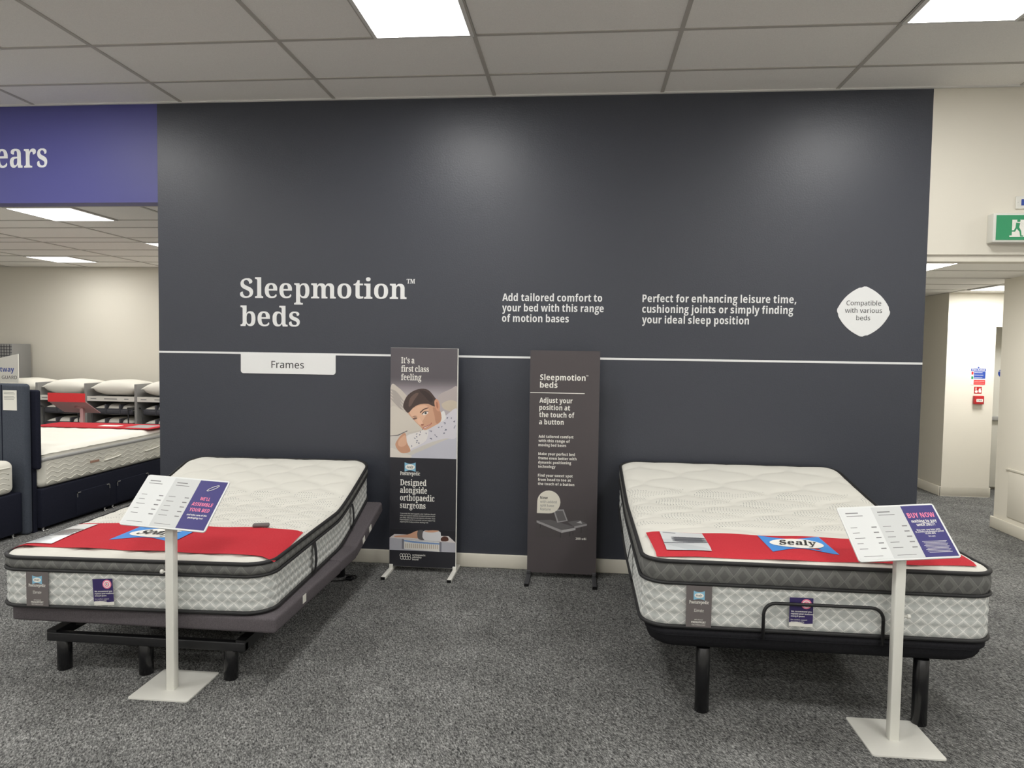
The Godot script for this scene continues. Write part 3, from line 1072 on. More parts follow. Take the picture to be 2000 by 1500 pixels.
# woven tag and care card on the foot side of a mattress
func foot_labels(o: Node3D, m: Mattress, tag_x: float, card_x: float, tilt: float) -> void:
	var y0: float = m.bend(m.z1)
	var zf := m.z1 + 0.0135
	var T := Transform3D(m.rot.basis, m.rot * Vector3(0, 0, zf) + Vector3(0, 0, 0))
	var tg := part(o, "woven_label", slab(PackedVector2Array([Vector2(tag_x - 0.055, y0 + 0.012), Vector2(tag_x + 0.055, y0 + 0.012), Vector2(tag_x + 0.055, y0 + m.hb - 0.006), Vector2(tag_x - 0.055, y0 + m.hb - 0.006)]), 0.003, T), M.label_grey, "grey woven band with a small pale blue logo")
	var c := Vector2(tag_x, y0 + m.hb * 0.76)
	var pts := PackedVector2Array()
	for i in 9:
		var t := i / 8.0
		pts.append(c + Vector2(-0.024 + 0.048 * t, -0.021 + 0.006 * sin(PI * t)))
	for i in 9:
		var t := 1.0 - i / 8.0
		pts.append(c + Vector2(-0.024 + 0.048 * t, 0.021 - 0.006 * sin(PI * t)))
	part(tg, "logo_panel", slab(pts, 0.0008, T.translated_local(Vector3(0, 0, 0.003))), M.logo_pale)
	var ov := PackedVector2Array()
	for p in ell(c.x, c.y, 0.02, 0.011):
		ov.append(Vector2(p[0], p[1]))
	part(tg, "logo_oval", slab(ov, 0.0005, T.translated_local(Vector3(0, 0, 0.0038))), M.white_print)
	var st := st_new(false)
	var T2 := T.translated_local(Vector3(0, 0, 0.0046))
	add_text(st, "Posturepedic", "Droid Serif:b", 0.020, tag_x, y0 + m.hb * 0.58, T2, 0.085, 1)
	add_text(st, "Elevate", "Droid Serif", 0.018, tag_x, y0 + m.hb * 0.40, T2, 0.042, 1)
	add_text(st, "with advanced", "Droid Sans", 0.008, tag_x, y0 + m.hb * 0.215, T2, 0.036, 1)
	add_text(st, "PROSUPPORT", "Droid Sans:b", 0.012, tag_x, y0 + m.hb * 0.15, T2, 0.062, 1)
	add_text(st, "TECHNOLOGY", "Droid Sans", 0.008, tag_x, y0 + m.hb * 0.10, T2, 0.06, 1)
	part(tg, "lettering", done(st), M.white_print)
	st = st_new(false)
	add_text(st, "Sealy", "Droid Serif:b", 0.013, c.x - 0.002, c.y - 0.004, T2, 0.026, 1, 0.25)
	part(tg, "logo_lettering", done(st), M.dark_print)
	# care card
	var R := T * Transform3D(Basis(Vector3.BACK, tilt), Vector3(card_x, y0 + m.hb * 0.50, 0.002))
	var w := 0.05
	var h := 0.064
	var cd := part(o, "care_card", slab(PackedVector2Array([Vector2(-w, -h), Vector2(w, -h), Vector2(w, h), Vector2(-w, h)]), 0.001, R), M.sticker, "purple care card with a pink ring")
	part(cd, "print", slab(PackedVector2Array([Vector2(-w, -h + 0.018), Vector2(-w * 0.3, -h + 0.021), Vector2(w * 0.4, -h + 0.013), Vector2(w, -h + 0.016), Vector2(w, h), Vector2(-w, h)]), 0.0005, R.translated_local(Vector3(0, 0, 0.001))), M.card_purple)
	for e in [[0.022, "pink_print", 0.0015], [0.0165, "white_print", 0.0019], [0.012, "pink_print", 0.0022], [0.007, "white_print", 0.0026]]:
		var cp := PackedVector2Array()
		for p in ell(w * 0.42, h * 0.58, e[0], e[0]):
			cp.append(Vector2(p[0], p[1]))
		part(cd, "ring_print", slab(cp, 0.0003, R.translated_local(Vector3(0, 0, e[2]))), M[e[1]])
	st = st_new(false)
	var R2 := R.translated_local(Vector3(0, 0, 0.0019))
	add_text(st, "8", "Droid Sans:b", 0.012, w * 0.42, h * 0.52, R.translated_local(Vector3(0, 0, 0.0032)), 0.0, 1)
	var dk := done(st)
	part(cd, "number", dk, M.dark_print)
	st = st_new(false)
	var y := 0.0
	for s in ["We recommend you", "replace your mattress", "every 8 years"]:
		add_text(st, s, "Droid Sans:b", 0.0092, -w * 0.86, y, R2)
		y -= 0.0105
	y -= 0.005
	for s in ["For comfort, support", "and sleep quality"]:
		add_text(st, s, "Droid Sans", 0.0075, -w * 0.86, y, R2)
		y -= 0.009
	part(cd, "lettering", done(st), M.white_print)

# ------------------------------------------------------------------ left bed
func left_bed() -> void:
	# base in three hinged sections on a black frame
	var xa := -2.45
	var xb := -1.10
	var o := thing("adjustable_bed_base", "grey fabric adjustable bed base with raised head, on short black legs", "bed base", Vector3(-1.775, 0, 1.1), "adjustable bed bases")
	var s1 := part(o, "platform_section", rbox(Vector3(xa, 0.268, 1.10), Vector3(xb, 0.346, 2.035), 0.016, 3), M.base_grey)
	var s2 := part(o, "platform_section", rbox(Vector3(xa, 0.272, 0.80), Vector3(xb, 0.35, 1.097), 0.016, 3), M.base_grey)
	var T := Transform3D(Basis(Vector3.RIGHT, deg_to_rad(15.5)), Vector3(0, 0.27, 0.80))
	var s3 := part(o, "platform_section", rbox(Vector3(xa, 0.004, -0.63), Vector3(xb, 0.082, -0.004), 0.016, 3, T), M.base_grey)
	part(s1, "sticker", box(Vector3(xb, 0.295, 1.655), Vector3(xb + 0.001, 0.338, 1.70)), M.sticker)
	for q in [-0.14, -0.29]:
		part(s3, "sticker", box(Vector3(xb, 0.022, q - 0.05), Vector3(xb + 0.001, 0.062, q), T), M.sticker)
	for q in [[-2.30, -2.25], [-1.32, -1.27]]:
		part(o, "side_rail", box(Vector3(q[0], 0.16, 0.3), Vector3(q[1], 0.21, 1.99)), M.black_metal)
	part(o, "cross_rail", rbox(Vector3(-2.30, 0.155, 1.955), Vector3(-1.27, 0.2, 1.995), 0.006, 2), M.black_metal)
	part(o, "cross_rail", rbox(Vector3(-2.30, 0.16, 0.30), Vector3(-1.27, 0.2, 0.34), 0.006, 2), M.black_metal)
	part(o, "cross_rail", rbox(Vector3(-2.30, 0.16, 1.05), Vector3(-1.27, 0.2, 1.09), 0.006, 2), M.black_metal)
	for x in [-2.2, -1.8, -1.37]:
		part(o, "support_post", box(Vector3(x - 0.02, 0.2, 1.3), Vector3(x + 0.02, 0.27, 1.34)), M.black_metal)
		part(o, "support_post", box(Vector3(x - 0.02, 0.2, 1.85), Vector3(x + 0.02, 0.27, 1.89)), M.black_metal)
	part(o, "motor_box", rbox(Vector3(-2.0, 0.17, 0.9), Vector3(-1.6, 0.262, 1.2), 0.01, 2), M.gloss_black)
	for x in [-2.238, -1.804, -1.363]:
		for z in [1.95, 0.36]:
			part(o, "leg", cyl(Vector3(x, 0, z), 0.034, 0.165), M.gloss_black)
	# mattress
	var m := Mattress.new()
	m.x0 = -2.487; m.x1 = -1.135; m.z0 = 0.14; m.z1 = 2.045; m.r = 0.12
	m.hb = 0.185; m.hd = 0.055; m.cw = 0.30; m.cl = 0.24
	m.b0 = 0.352; m.bt = 0.98; m.bc = 0.30; m.bk = 0.22
	var piv := Vector3(-1.135, 0, 2.045)
	m.rot = Transform3D(Basis(Vector3.UP, deg_to_rad(2.4)), Vector3.ZERO)
	m.rot.origin = piv - m.rot.basis * piv + Vector3(-0.01, 0, -0.028)
	var mt := build_mattress(m, "white quilted mattress with grey border, head end raised, on the left bed", "showroom mattresses")
	side_straps(mt, m, 1.0, [1.42, 0.66])
	foot_labels(mt, m, -2.265, -1.935, 0.06)
	# red runner
	var rn := thing("bed_runner", "red cloth runner with blue logo across the left bed's foot", "bed runner", on_top(m, Vector2(-1.8, 1.75), 0.0), "red bed runners")
	part(rn, "cloth", draped(m, [[-2.475, 1.49], [-1.155, 1.50], [-1.125, 1.99], [-2.475, 1.955]], 0.003), M.runner)
	product_card(rn, m, [[-2.475, 1.52], [-2.31, 1.525], [-2.29, 1.925], [-2.455, 1.93]])
	runner_logo(rn, m, Vector2(-1.885, 1.68), 0.34, 0.27)
	part(rn, "fabric_strap", rbox(Vector3(-0.045, 0.0, -0.02), Vector3(0.045, 0.02, 0.02), 0.01, 3, Transform3D(Basis(Vector3.UP, 0.35), on_top(m, Vector2(-1.40, 1.485), 0.002))), M.label_grey)
	# power lead on the carpet behind
	var lead := thing("power_lead", "black power lead lying on the carpet beside the left bed's head", "cable", Vector3(-1.3, 0, 0.4))
	var pts := []
	for p in [[-1.62, 0.42], [-1.5, 0.39], [-1.38, 0.35], [-1.27, 0.34], [-1.235, 0.39], [-1.26, 0.44], [-1.33, 0.47], [-1.45, 0.5], [-1.6, 0.52]]:
		pts.append(Vector3(p[0], 0.005, p[1]))
	var cv := Curve3D.new()
	for i in pts.size():
		var tn: Vector3 = (pts[mini(i + 1, pts.size() - 1)] - pts[maxi(i - 1, 0)]) / 6
		cv.add_point(pts[i], -tn, tn)
	part(lead, "cord", tube(Array(cv.tessellate(3, 6)), 0.004, 6), M.gloss_black)
	part(lead, "plug", rbox(Vector3(-1.295, 0, 0.40), Vector3(-1.245, 0.028, 0.455), 0.01, 2), M.gloss_black)

# ------------------------------------------------------------------ right bed
# upholstered tray: rings of a rounded outline drawn in towards the bottom
func tub(x0: float, x1: float, z0: float, z1: float, levels: Array) -> ArrayMesh:
	var st := st_new(true)
	var rings := []
	for l in levels:
		var line := []
		for p in mattress_outline(x0, x1, z0, z1, 0.10, l[1]):
			line.append(Vector3(p.x, l[0], p.y))
		rings.append(line)
	var n: int = rings[0].size()
	for e in rings:
		n = mini(n, e.size())
	for i in rings.size() - 1:
		for k in n:
			var k2 := (k + 1) % n
			quad(st, rings[i + 1][k2], rings[i + 1][k], rings[i][k], rings[i][k2])
	var c := Vector3((x0 + x1) / 2, levels[-1][0], (z0 + z1) / 2)
	var last: Array = rings[-1]
	for k in n:
		tri(st, c, last[k], last[(k + 1) % n])
	return done(st)

func right_bed() -> void:
	var o := thing("adjustable_bed_base", "black upholstered adjustable bed base on tall round black legs", "bed base", Vector3(1.37, 0, 1.1), "adjustable bed bases")
	var T := Transform3D(Basis(Vector3.RIGHT, deg_to_rad(8.3)), Vector3(0, 0.408, 0.80))
	part(o, "platform_section", tub(0.636, 2.104, 0.80, 2.064, [[0.408, 0.10], [0.408, 0.014], [0.403, 0.004], [0.394, 0.0], [0.384, 0.0], [0.375, 0.006]]), M.base_black)
	part(o, "platform_section", rbox(Vector3(0.64, -0.036, -0.73), Vector3(2.10, 0.0, -0.003), 0.014, 3, T), M.base_black)
	part(o, "lower_body", tub(0.645, 2.095, 0.12, 2.05, [[0.374, 0.0], [0.350, 0.004], [0.330, 0.014], [0.314, 0.032], [0.303, 0.058], [0.298, 0.09]]), M.base_black)
	for x in [0.9, 1.847]:
		for z in [1.98, 0.3]:
			part(o, "leg", cyl(Vector3(x, 0, z), 0.032, 0.302), M.gloss_black)
	var zz := 2.085
	var pts := [Vector3(1.135, 0.385, 2.04), Vector3(1.135, 0.392, zz), Vector3(1.135, 0.50, zz)]
	for k in 6:
		var w := PI - PI / 2 * k / 5
		pts.append(Vector3(1.185 + cos(w) * 0.05, 0.50 + sin(w) * 0.05, zz))
	for k in 6:
		var w := PI / 2 - PI / 2 * k / 5
		pts.append(Vector3(1.585 + cos(w) * 0.05, 0.50 + sin(w) * 0.05, zz))
	pts.append_array([Vector3(1.635, 0.50, zz), Vector3(1.635, 0.392, zz), Vector3(1.635, 0.385, 2.04)])
	part(o, "mattress_retainer", tube(pts, 0.0075, 10), M.black_metal)
	var m := Mattress.new()
	m.x0 = 0.62; m.x1 = 2.115; m.z0 = 0.06; m.z1 = 2.055; m.r = 0.11
	m.hb = 0.203; m.hd = 0.092; m.cw = 0.50; m.cl = 0.36
	m.b0 = 0.410; m.bt = 1.0; m.bc = 0.178; m.bk = 0.3
	m.rot = Transform3D.IDENTITY
	var mt := build_mattress(m, "white quilted mattress with deep charcoal pillow-top border on the right bed", "showroom mattresses")
	side_straps(mt, m, -1.0, [1.45, 0.6])
	foot_labels(mt, m, 0.86, 1.297, 0.0)
	var rn := thing("bed_runner", "red cloth runner with blue logo across the right bed's foot", "bed runner", on_top(m, Vector2(1.35, 1.85), 0.0), "red bed runners")
	part(rn, "cloth", draped(m, [[0.66, 1.67], [2.06, 1.66], [2.04, 2.02], [0.675, 2.035]], 0.003), M.runner)
	product_card(rn, m, [[0.725, 1.68], [0.93, 1.69], [0.925, 1.99], [0.725, 1.985]])
	runner_logo(rn, m, Vector2(1.345, 1.815), 0.29, 0.26)

# ------------------------------------------------------------------ price stands
func price_stand(base_lo: Vector2, base_hi: Vector2, post: Vector2, pw: float, yaw: float, pb: Vector3, pt: Vector3, label: String, knob_side: float, knob_y: float, words: Array) -> void:
	var o := thing("price_stand", label, "sign stand", Vector3(post.x, 0, post.y), "white price stands")
	part(o, "base_plate", slab(rounded(Vector2(base_lo.x, -base_hi.y), Vector2(base_hi.x, -base_lo.y), 0.012), 0.006, Transform3D(Basis(Vector3.RIGHT, -PI / 2), Vector3.ZERO)), M.white_metal)
	var mid := (pb + pt) / 2
	part(o, "post", rbox(Vector3(post.x - 0.02, 0.004, post.y - 0.02), Vector3(post.x + 0.02, lerpf(pb.y, pt.y, (pb.z - post.y - 0.02) / (pb.z - pt.z)) - 0.012, post.y + 0.02), 0.003, 1), M.white_metal)
	var kn := part(o, "clamp_knob", cyl(Vector3.ZERO, 0.010, 0.012, 14), M.white_metal)
	kn.rotation.z = PI / 2 * knob_side
	kn.position += Vector3(post.x + knob_side * -0.034 + 0.0, knob_y, post.y + 0.012)
	part(o, "knob_stem", tube([Vector3(post.x, knob_y, post.y + 0.012), Vector3(post.x - knob_side * 0.036, knob_y, post.y + 0.012)], 0.004, 6), M.white_metal)
	# tilted board: local x right, y up the slope, z out
	var up := (pt - pb).normalized()
	var xx := Vector3(cos(yaw), 0, -sin(yaw))
	var nn := xx.cross(up).normalized()
	xx = up.cross(nn).normalized()
	var len := (pt - pb).length()
	var T := Transform3D(Basis(xx, up, nn), pb)
	part(o, "bracket", rbox(Vector3(-0.07, len / 2 - 0.05, -0.016), Vector3(0.07, len / 2 + 0.05, -0.002), 0.004, 1, T), M.white_metal)
	var bd := part(o, "board", slab(rounded(Vector2(-pw / 2, 0), Vector2(pw / 2, len), 0.012), 0.006, T), M.acrylic)
	var a := -pw / 2 + 0.008
	var b := pw / 2 - 0.008
	var c1 := lerpf(a, b, 0.34)
	var c2 := lerpf(a, b, 0.66)
	var T1 := T.translated_local(Vector3(0, 0, 0.006))
	part(bd, "price_sheet", box(Vector3(a, 0.008, 0), Vector3(c1, len - 0.008, 0.0006), T1), M.paper)
	part(bd, "price_sheet", box(Vector3(c1, 0.008, 0), Vector3(c2, len - 0.008, 0.0006), T1), M.paper2)
	var pp := part(bd, "offer_sheet", box(Vector3(c2, 0.008, 0), Vector3(b, len - 0.008, 0.0006), T1), M.purple_print, "purple sheet with pink heading")
	var T2 := T1.translated_local(Vector3(0, 0, 0.0009))
	var st := st_new(false)
	# small grey lines on the price sheets
	var rng := RandomNumberGenerator.new()
	rng.seed = 77
	for col in [[a, c1], [c1, c2]]:
		add_box(st, Vector3(col[0] + 0.02, len - 0.036, -0.0003), Vector3(col[0] + 0.075, len - 0.031, 0), T2)
		add_box(st, Vector3(col[0] + 0.02, len - 0.05, -0.0003), Vector3(col[0] + 0.09, len - 0.047, 0), T2)
		for k in 5:
			var y := len * 0.60 - k * 0.026
			add_box(st, Vector3(col[0] + 0.016, y, -0.0003), Vector3(col[0] + 0.04 + 0.02 * rng.randf(), y + 0.0025, 0), T2)
			add_box(st, Vector3(col[1] - 0.034, y - 0.002, -0.0003), Vector3(col[1] - 0.012, y + 0.003, 0), T2)
		add_box(st, Vector3(col[0] + 0.02, 0.022, -0.0003), Vector3(col[0] + 0.10, 0.024, 0), T2)
	part(bd, "print_lines", done(st), M.grey_print)
	var cx := (c2 + b) / 2
	st = st_new(false)
	var pk := st_new(false)
	for w in words:
		add_text(pk if w[4] else st, w[0], "Droid Sans:b", w[1], cx, len * w[2], T2, w[3], 1)
	if words[0][0] != "BUY NOW":
		var loop := []
		for k in 17:
			var w := TAU * k / 16
			loop.append(T2 * (Vector3(cx + 0.012, len * 0.83, 0.0005) + Vector3(cos(w) * 0.03, sin(w) * 0.007, 0).rotated(Vector3.BACK, 0.6)))
		add_tube(st, loop, 0.0014, 5)
	else:
		for k in 9:
			add_box(st, Vector3(cx - 0.052 + 0.004 * (k % 3), len * 0.30 - k * 0.0065, -0.0003), Vector3(cx + 0.052 - 0.006 * (k % 2), len * 0.30 - k * 0.0065 + 0.0016, 0), T2)
	part(pp, "lettering", done(st), M.white_print)
	part(pp, "heading_lettering", done(pk), M.pink_print)

func stands() -> void:
	price_stand(Vector2(-1.735, 1.905), Vector2(-1.445, 2.205), Vector2(-1.582, 2.092), 0.43, 0.0, Vector3(-1.59, 0.787, 2.155), Vector3(-1.573, 0.983, 1.945),
		"white price stand at the left bed, offer sheet reading We'll assemble your bed", "sign stand".length() * 0.0 + 1.0, 0.57,
		[["WE'LL", 0.026, 0.58, 0.05, true], ["ASSEMBLE", 0.026, 0.47, 0.105, true], ["YOUR BED", 0.026, 0.36, 0.1, true], ["and take care of the", 0.012, 0.28, 0.1, false], ["packaging too!", 0.012, 0.225, 0.075, false]])
	price_stand(Vector2(1.537, 1.968), Vector2(1.827, 2.272), Vector2(1.672, 2.13), 0.427, 0.05, Vector3(1.692, 0.79, 2.18), Vector3(1.66, 0.972, 1.985),
		"white price stand at the right bed, offer sheet headed BUY NOW", -1.0, 0.54,
		[["BUY NOW", 0.034, 0.74, 0.118, true], ["nothing to pay", 0.02, 0.65, 0.108, false], ["until 2027!", 0.02, 0.585, 0.078, false], ["Buy now, pay later with", 0.010, 0.50, 0.1, false], ["12 months non-payment period", 0.010, 0.465, 0.122, false], ["19.9% APR", 0.010, 0.43, 0.045, false], ["T&Cs apply", 0.007, 0.385, 0.03, false]])

# ------------------------------------------------------------------ banners
func print_mat(key: String, img: Image, rough := 0.45) -> StandardMaterial3D:
	var m := mat(key, Color.WHITE, rough)
	m.albedo_texture = tex(img)
	return m

func girl_print() -> Image:
	# printed photograph, 490 x 790 mm at 0.5 px per mm, coordinates in zoom pixels (0..780, 0..1310)
	var w := 390
	var h := 656
	var s := 0.5
	var img := Image.create(w, h, false, Image.FORMAT_RGB8)
	for y in h:
		var t := clampf((y / s - 330.0) / 260.0, 0.0, 1.0)
		t = t * t * (3 - 2 * t)
		img.fill_rect(Rect2i(0, y, w, 1), rgb(90, 85, 90).lerp(rgb(176, 168, 172), t))
	# pillows and sheets
	fill_poly(img, smooth([[0, 480], [90, 470], [230, 620], [320, 800], [430, 960], [300, 1010], [170, 1040], [0, 1070]]), rgb(198, 190, 180), s)
	for k in 4:
		fill_poly(img, smooth([[0, 500 + k * 34], [70, 520 + k * 40], [160, 640 + k * 40], [90, 590 + k * 38]]), rgb(170, 162, 156), s)
	fill_poly(img, smooth([[0, 720], [140, 740], [330, 900], [400, 960], [250, 1000], [0, 1050]]), rgb(206, 199, 188), s)
	fill_poly(img, smooth([[560, 560], [700, 480], [785, 460], [785, 760], [640, 720], [580, 640]]), rgb(178, 168, 166), s)
	fill_poly(img, smooth([[600, 660], [700, 610], [785, 640], [785, 740], [650, 730]]), rgb(196, 184, 166), s)
	fill_poly(img, [[0, 1060], [300, 1000], [785, 1000], [785, 1312], [0, 1312]], rgb(202, 197, 190), s)
	fill_poly(img, smooth([[250, 1312], [420, 1200], [785, 1050], [785, 1312]]), rgb(190, 190, 200), s)
	fill_poly(img, smooth([[0, 1200], [120, 1240], [260, 1300], [0, 1312]]), rgb(214, 207, 198), s)
	fill_poly(img, [[0, 1052], [90, 1040], [200, 985], [205, 992], [95, 1050], [0, 1060]], rgb(96, 92, 92), s)
	# sleeve
	fill_poly(img, smooth([[180, 1060], [330, 1000], [470, 930], [600, 850], [680, 770], [785, 720], [785, 1040], [640, 1070], [480, 1120], [300, 1200], [240, 1225], [200, 1150]]), rgb(208, 205, 212), s)
	fill_poly(img, smooth([[190, 1060], [330, 1000], [440, 960], [420, 1100], [260, 1200], [235, 1215]]), rgb(224, 220, 218), s)
	var rng := RandomNumberGenerator.new()
	rng.seed = 5
	for k in 34:
		var x := rng.randf_range(220, 770)
		var y := lerpf(1120, 830, (x - 200) / 580.0) + rng.randf_range(-75, 105)
		fill_poly(img, ell(x, y, 11, 5, rng.randf() * 3, 8), rgb(112, 114, 130), s)
	# elbow and arm
	fill_poly(img, smooth([[80, 1110], [130, 1040], [180, 1020], [200, 1130], [240, 1230], [150, 1260], [90, 1220], [62, 1160]]), rgb(196, 148, 120), s)
	fill_poly(img, smooth([[100, 1110], [150, 1055], [180, 1050], [195, 1140], [150, 1180], [100, 1170]]), rgb(214, 170, 142), s)
	# collar
	fill_poly(img, smooth([[575, 790], [620, 740], [640, 760], [650, 830], [590, 870]]), rgb(226, 224, 222), s)
	# face
	fill_poly(img, smooth([[205, 760], [290, 680], [400, 650], [510, 660], [575, 720], [600, 800], [590, 870], [520, 920], [410, 975], [350, 930], [280, 860]]), rgb(206, 160, 132), s)
	fill_poly(img, smooth([[230, 760], [320, 690], [420, 680], [450, 740], [400, 830], [350, 910], [290, 860]]), rgb(222, 180, 152), s)
	fill_poly(img, smooth([[500, 700], [570, 730], [598, 800], [585, 868], [540, 890], [520, 800]]), rgb(186, 138, 112), s)
	# hair
	fill_poly(img, smooth([[150, 690], [190, 580], [270, 510], [370, 480], [450, 500], [520, 580], [560, 640], [520, 690], [440, 660], [340, 670], [270, 710], [215, 770], [180, 750]]), rgb(72, 58, 54), s)
	fill_poly(img, smooth([[230, 600], [290, 540], [330, 540], [280, 620], [240, 690], [215, 690]]), rgb(104, 84, 76), s)
	fill_poly(img, smooth([[340, 500], [430, 520], [500, 600], [470, 640], [400, 570]]), rgb(58, 46, 44), s)
	# ear
	fill_poly(img, smooth([[515, 640], [535, 600], [565, 620], [582, 690], [570, 745], [535, 720]]), rgb(206, 152, 124), s)
	fill_poly(img, smooth([[535, 640], [552, 640], [562, 690], [555, 715], [540, 690]]), rgb(176, 120, 96), s)
	# features: eyes, brows, nose, mouth
	fill_poly(img, smooth([[375, 780], [400, 756], [435, 752], [445, 768], [425, 786], [392, 796]]), rgb(232, 222, 214), s)
	fill_poly(img, ell(415, 771, 14, 13), rgb(88, 96, 96), s)
	fill_poly(img, ell(416, 771, 6, 6), rgb(30, 28, 28), s)
	fill_poly(img, smooth([[370, 782], [398, 752], [440, 746], [448, 752], [402, 760], [378, 786]]), rgb(70, 50, 44), s)
	fill_poly(img, smooth([[350, 760], [390, 722], [440, 705], [445, 712], [395, 734], [358, 768]]), rgb(92, 66, 56), s)
	fill_poly(img, smooth([[262, 840], [290, 826], [318, 830], [300, 848], [272, 852]]), rgb(120, 92, 80), s)
	fill_poly(img, smooth([[250, 826], [285, 808], [320, 814], [285, 816]]), rgb(100, 72, 62), s)
	fill_poly(img, smooth([[318, 850], [345, 830], [372, 870], [390, 905], [372, 920], [340, 905]]), rgb(230, 186, 158), s)
	fill_poly(img, smooth([[362, 905], [392, 900], [392, 918], [370, 924]]), rgb(168, 112, 92), s)
	fill_poly(img, smooth([[385, 945], [430, 922], [470, 900], [488, 880], [480, 905], [440, 936], [400, 958]]), rgb(170, 92, 84), s)
	fill_poly(img, smooth([[395, 946], [440, 926], [478, 898], [440, 932], [402, 952]]), rgb(232, 220, 212), s)
	return img

func sleeper_print() -> Image:
	# figure lying on a cut-away mattress
	var img := Image.create(380, 130, false, Image.FORMAT_RGB8)
	img.fill(rgb(32, 32, 38))
	fill_poly(img, [[0, 56], [28, 34], [340, 34], [380, 70], [380, 128], [0, 118]], rgb(214, 208, 206))
	fill_poly(img, [[0, 58], [380, 72], [380, 130], [0, 130]], rgb(176, 176, 184))
	fill_poly(img, [[84, 64], [290, 72], [290, 130], [84, 122]], rgb(222, 220, 214))
	fill_poly(img, smooth([[88, 68], [180, 74], [286, 78], [286, 86], [180, 84], [88, 76]]), rgb(120, 150, 196))
	for k in 17:
		fill_poly(img, [[92 + k * 11.4, 88], [97 + k * 11.4, 88], [97 + k * 11.4, 114], [92 + k * 11.4, 114]], rgb(186, 172, 154))
	fill_poly(img, [[72, 60], [84, 62], [84, 124], [72, 120]], rgb(120, 120, 130))
	fill_poly(img, [[288, 70], [300, 72], [300, 130], [288, 128]], rgb(120, 120, 130))
	fill_poly(img, smooth([[28, 46], [60, 40], [110, 32], [165, 8], [172, 52], [110, 52], [60, 52], [34, 52]]), rgb(208, 160, 132))
	fill_poly(img, smooth([[163, 10], [196, 8], [202, 60], [166, 56]]), rgb(92, 90, 90))
	fill_poly(img, smooth([[196, 10], [240, 4], [288, 8], [296, 30], [296, 62], [200, 60]]), rgb(214, 214, 216))
	fill_poly(img, smooth([[200, 8], [250, 2], [285, 4], [260, 14], [225, 16]]), rgb(206, 158, 130))
	fill_poly(img, smooth([[296, 50], [312, 36], [334, 40], [340, 58], [322, 66], [300, 64]]), rgb(80, 48, 38))
	return img

func bed_print() -> Image:
	# line picture of a split adjustable base, 340 x 200
	var img := Image.create(340, 190, false, Image.FORMAT_RGB8)
	img.fill(rgb(74, 69, 70))
	var lg := rgb(150, 148, 148)
	var dg := rgb(98, 95, 96)
	for q in [[30, 96, 130], [160, 150, 190], [220, 150, 178], [292, 118, 152], [240, 150, 168]]:
		img.fill_rect(Rect2i(q[0], q[1], 4, q[2] - q[1]), rgb(44, 42, 44))
	fill_poly(img, [[8, 82], [96, 74], [250, 116], [170, 140]], dg)
	fill_poly(img, [[8, 82], [170, 140], [170, 158], [8, 96]], lg)
	fill_poly(img, [[170, 140], [258, 120], [258, 136], [170, 158]], rgb(168, 166, 166))
	fill_poly(img, [[112, 8], [180, 4], [208, 78], [140, 92]], lg)
	fill_poly(img, [[124, 16], [174, 12], [198, 74], [148, 84]], dg)
	fill_poly(img, [[205, 84], [285, 70], [330, 92], [250, 116]], dg)
	fill_poly(img, [[250, 112], [330, 92], [330, 104], [250, 126]], lg)
	fill_poly(img, [[262, 88], [290, 74], [300, 92]], rgb(176, 174, 174))
	return img

func banner(x0: float, x1: float, top: float, zc: float, label: String, foot_mat: Material, edge: Material) -> Node3D:
	var o := thing("banner_stand", label, "banner", Vector3((x0 + x1) / 2, 0, zc), "tall banner stands against the dark wall")
	part(o, "panel", box(Vector3(x0, 0.035, zc - 0.014), Vector3(x1, top, zc)), edge)
	for x in [x0 + 0.012, x1 - 0.012]:
		var f := part(o, "foot", rbox(Vector3(x - 0.016, 0.0, zc - 0.155), Vector3(x + 0.016, 0.022, zc + 0.215), 0.003, 1), foot_mat)
		part(f, "end_cap", box(Vector3(x - 0.015, 0.001, zc + 0.215), Vector3(x + 0.015, 0.021, zc + 0.218)), M.gloss_black)
		part(o, "foot_clamp", rbox(Vector3(x - 0.014, 0.02, zc - 0.022), Vector3(x + 0.014, 0.05, zc + 0.006), 0.003, 1), foot_mat)
	return o

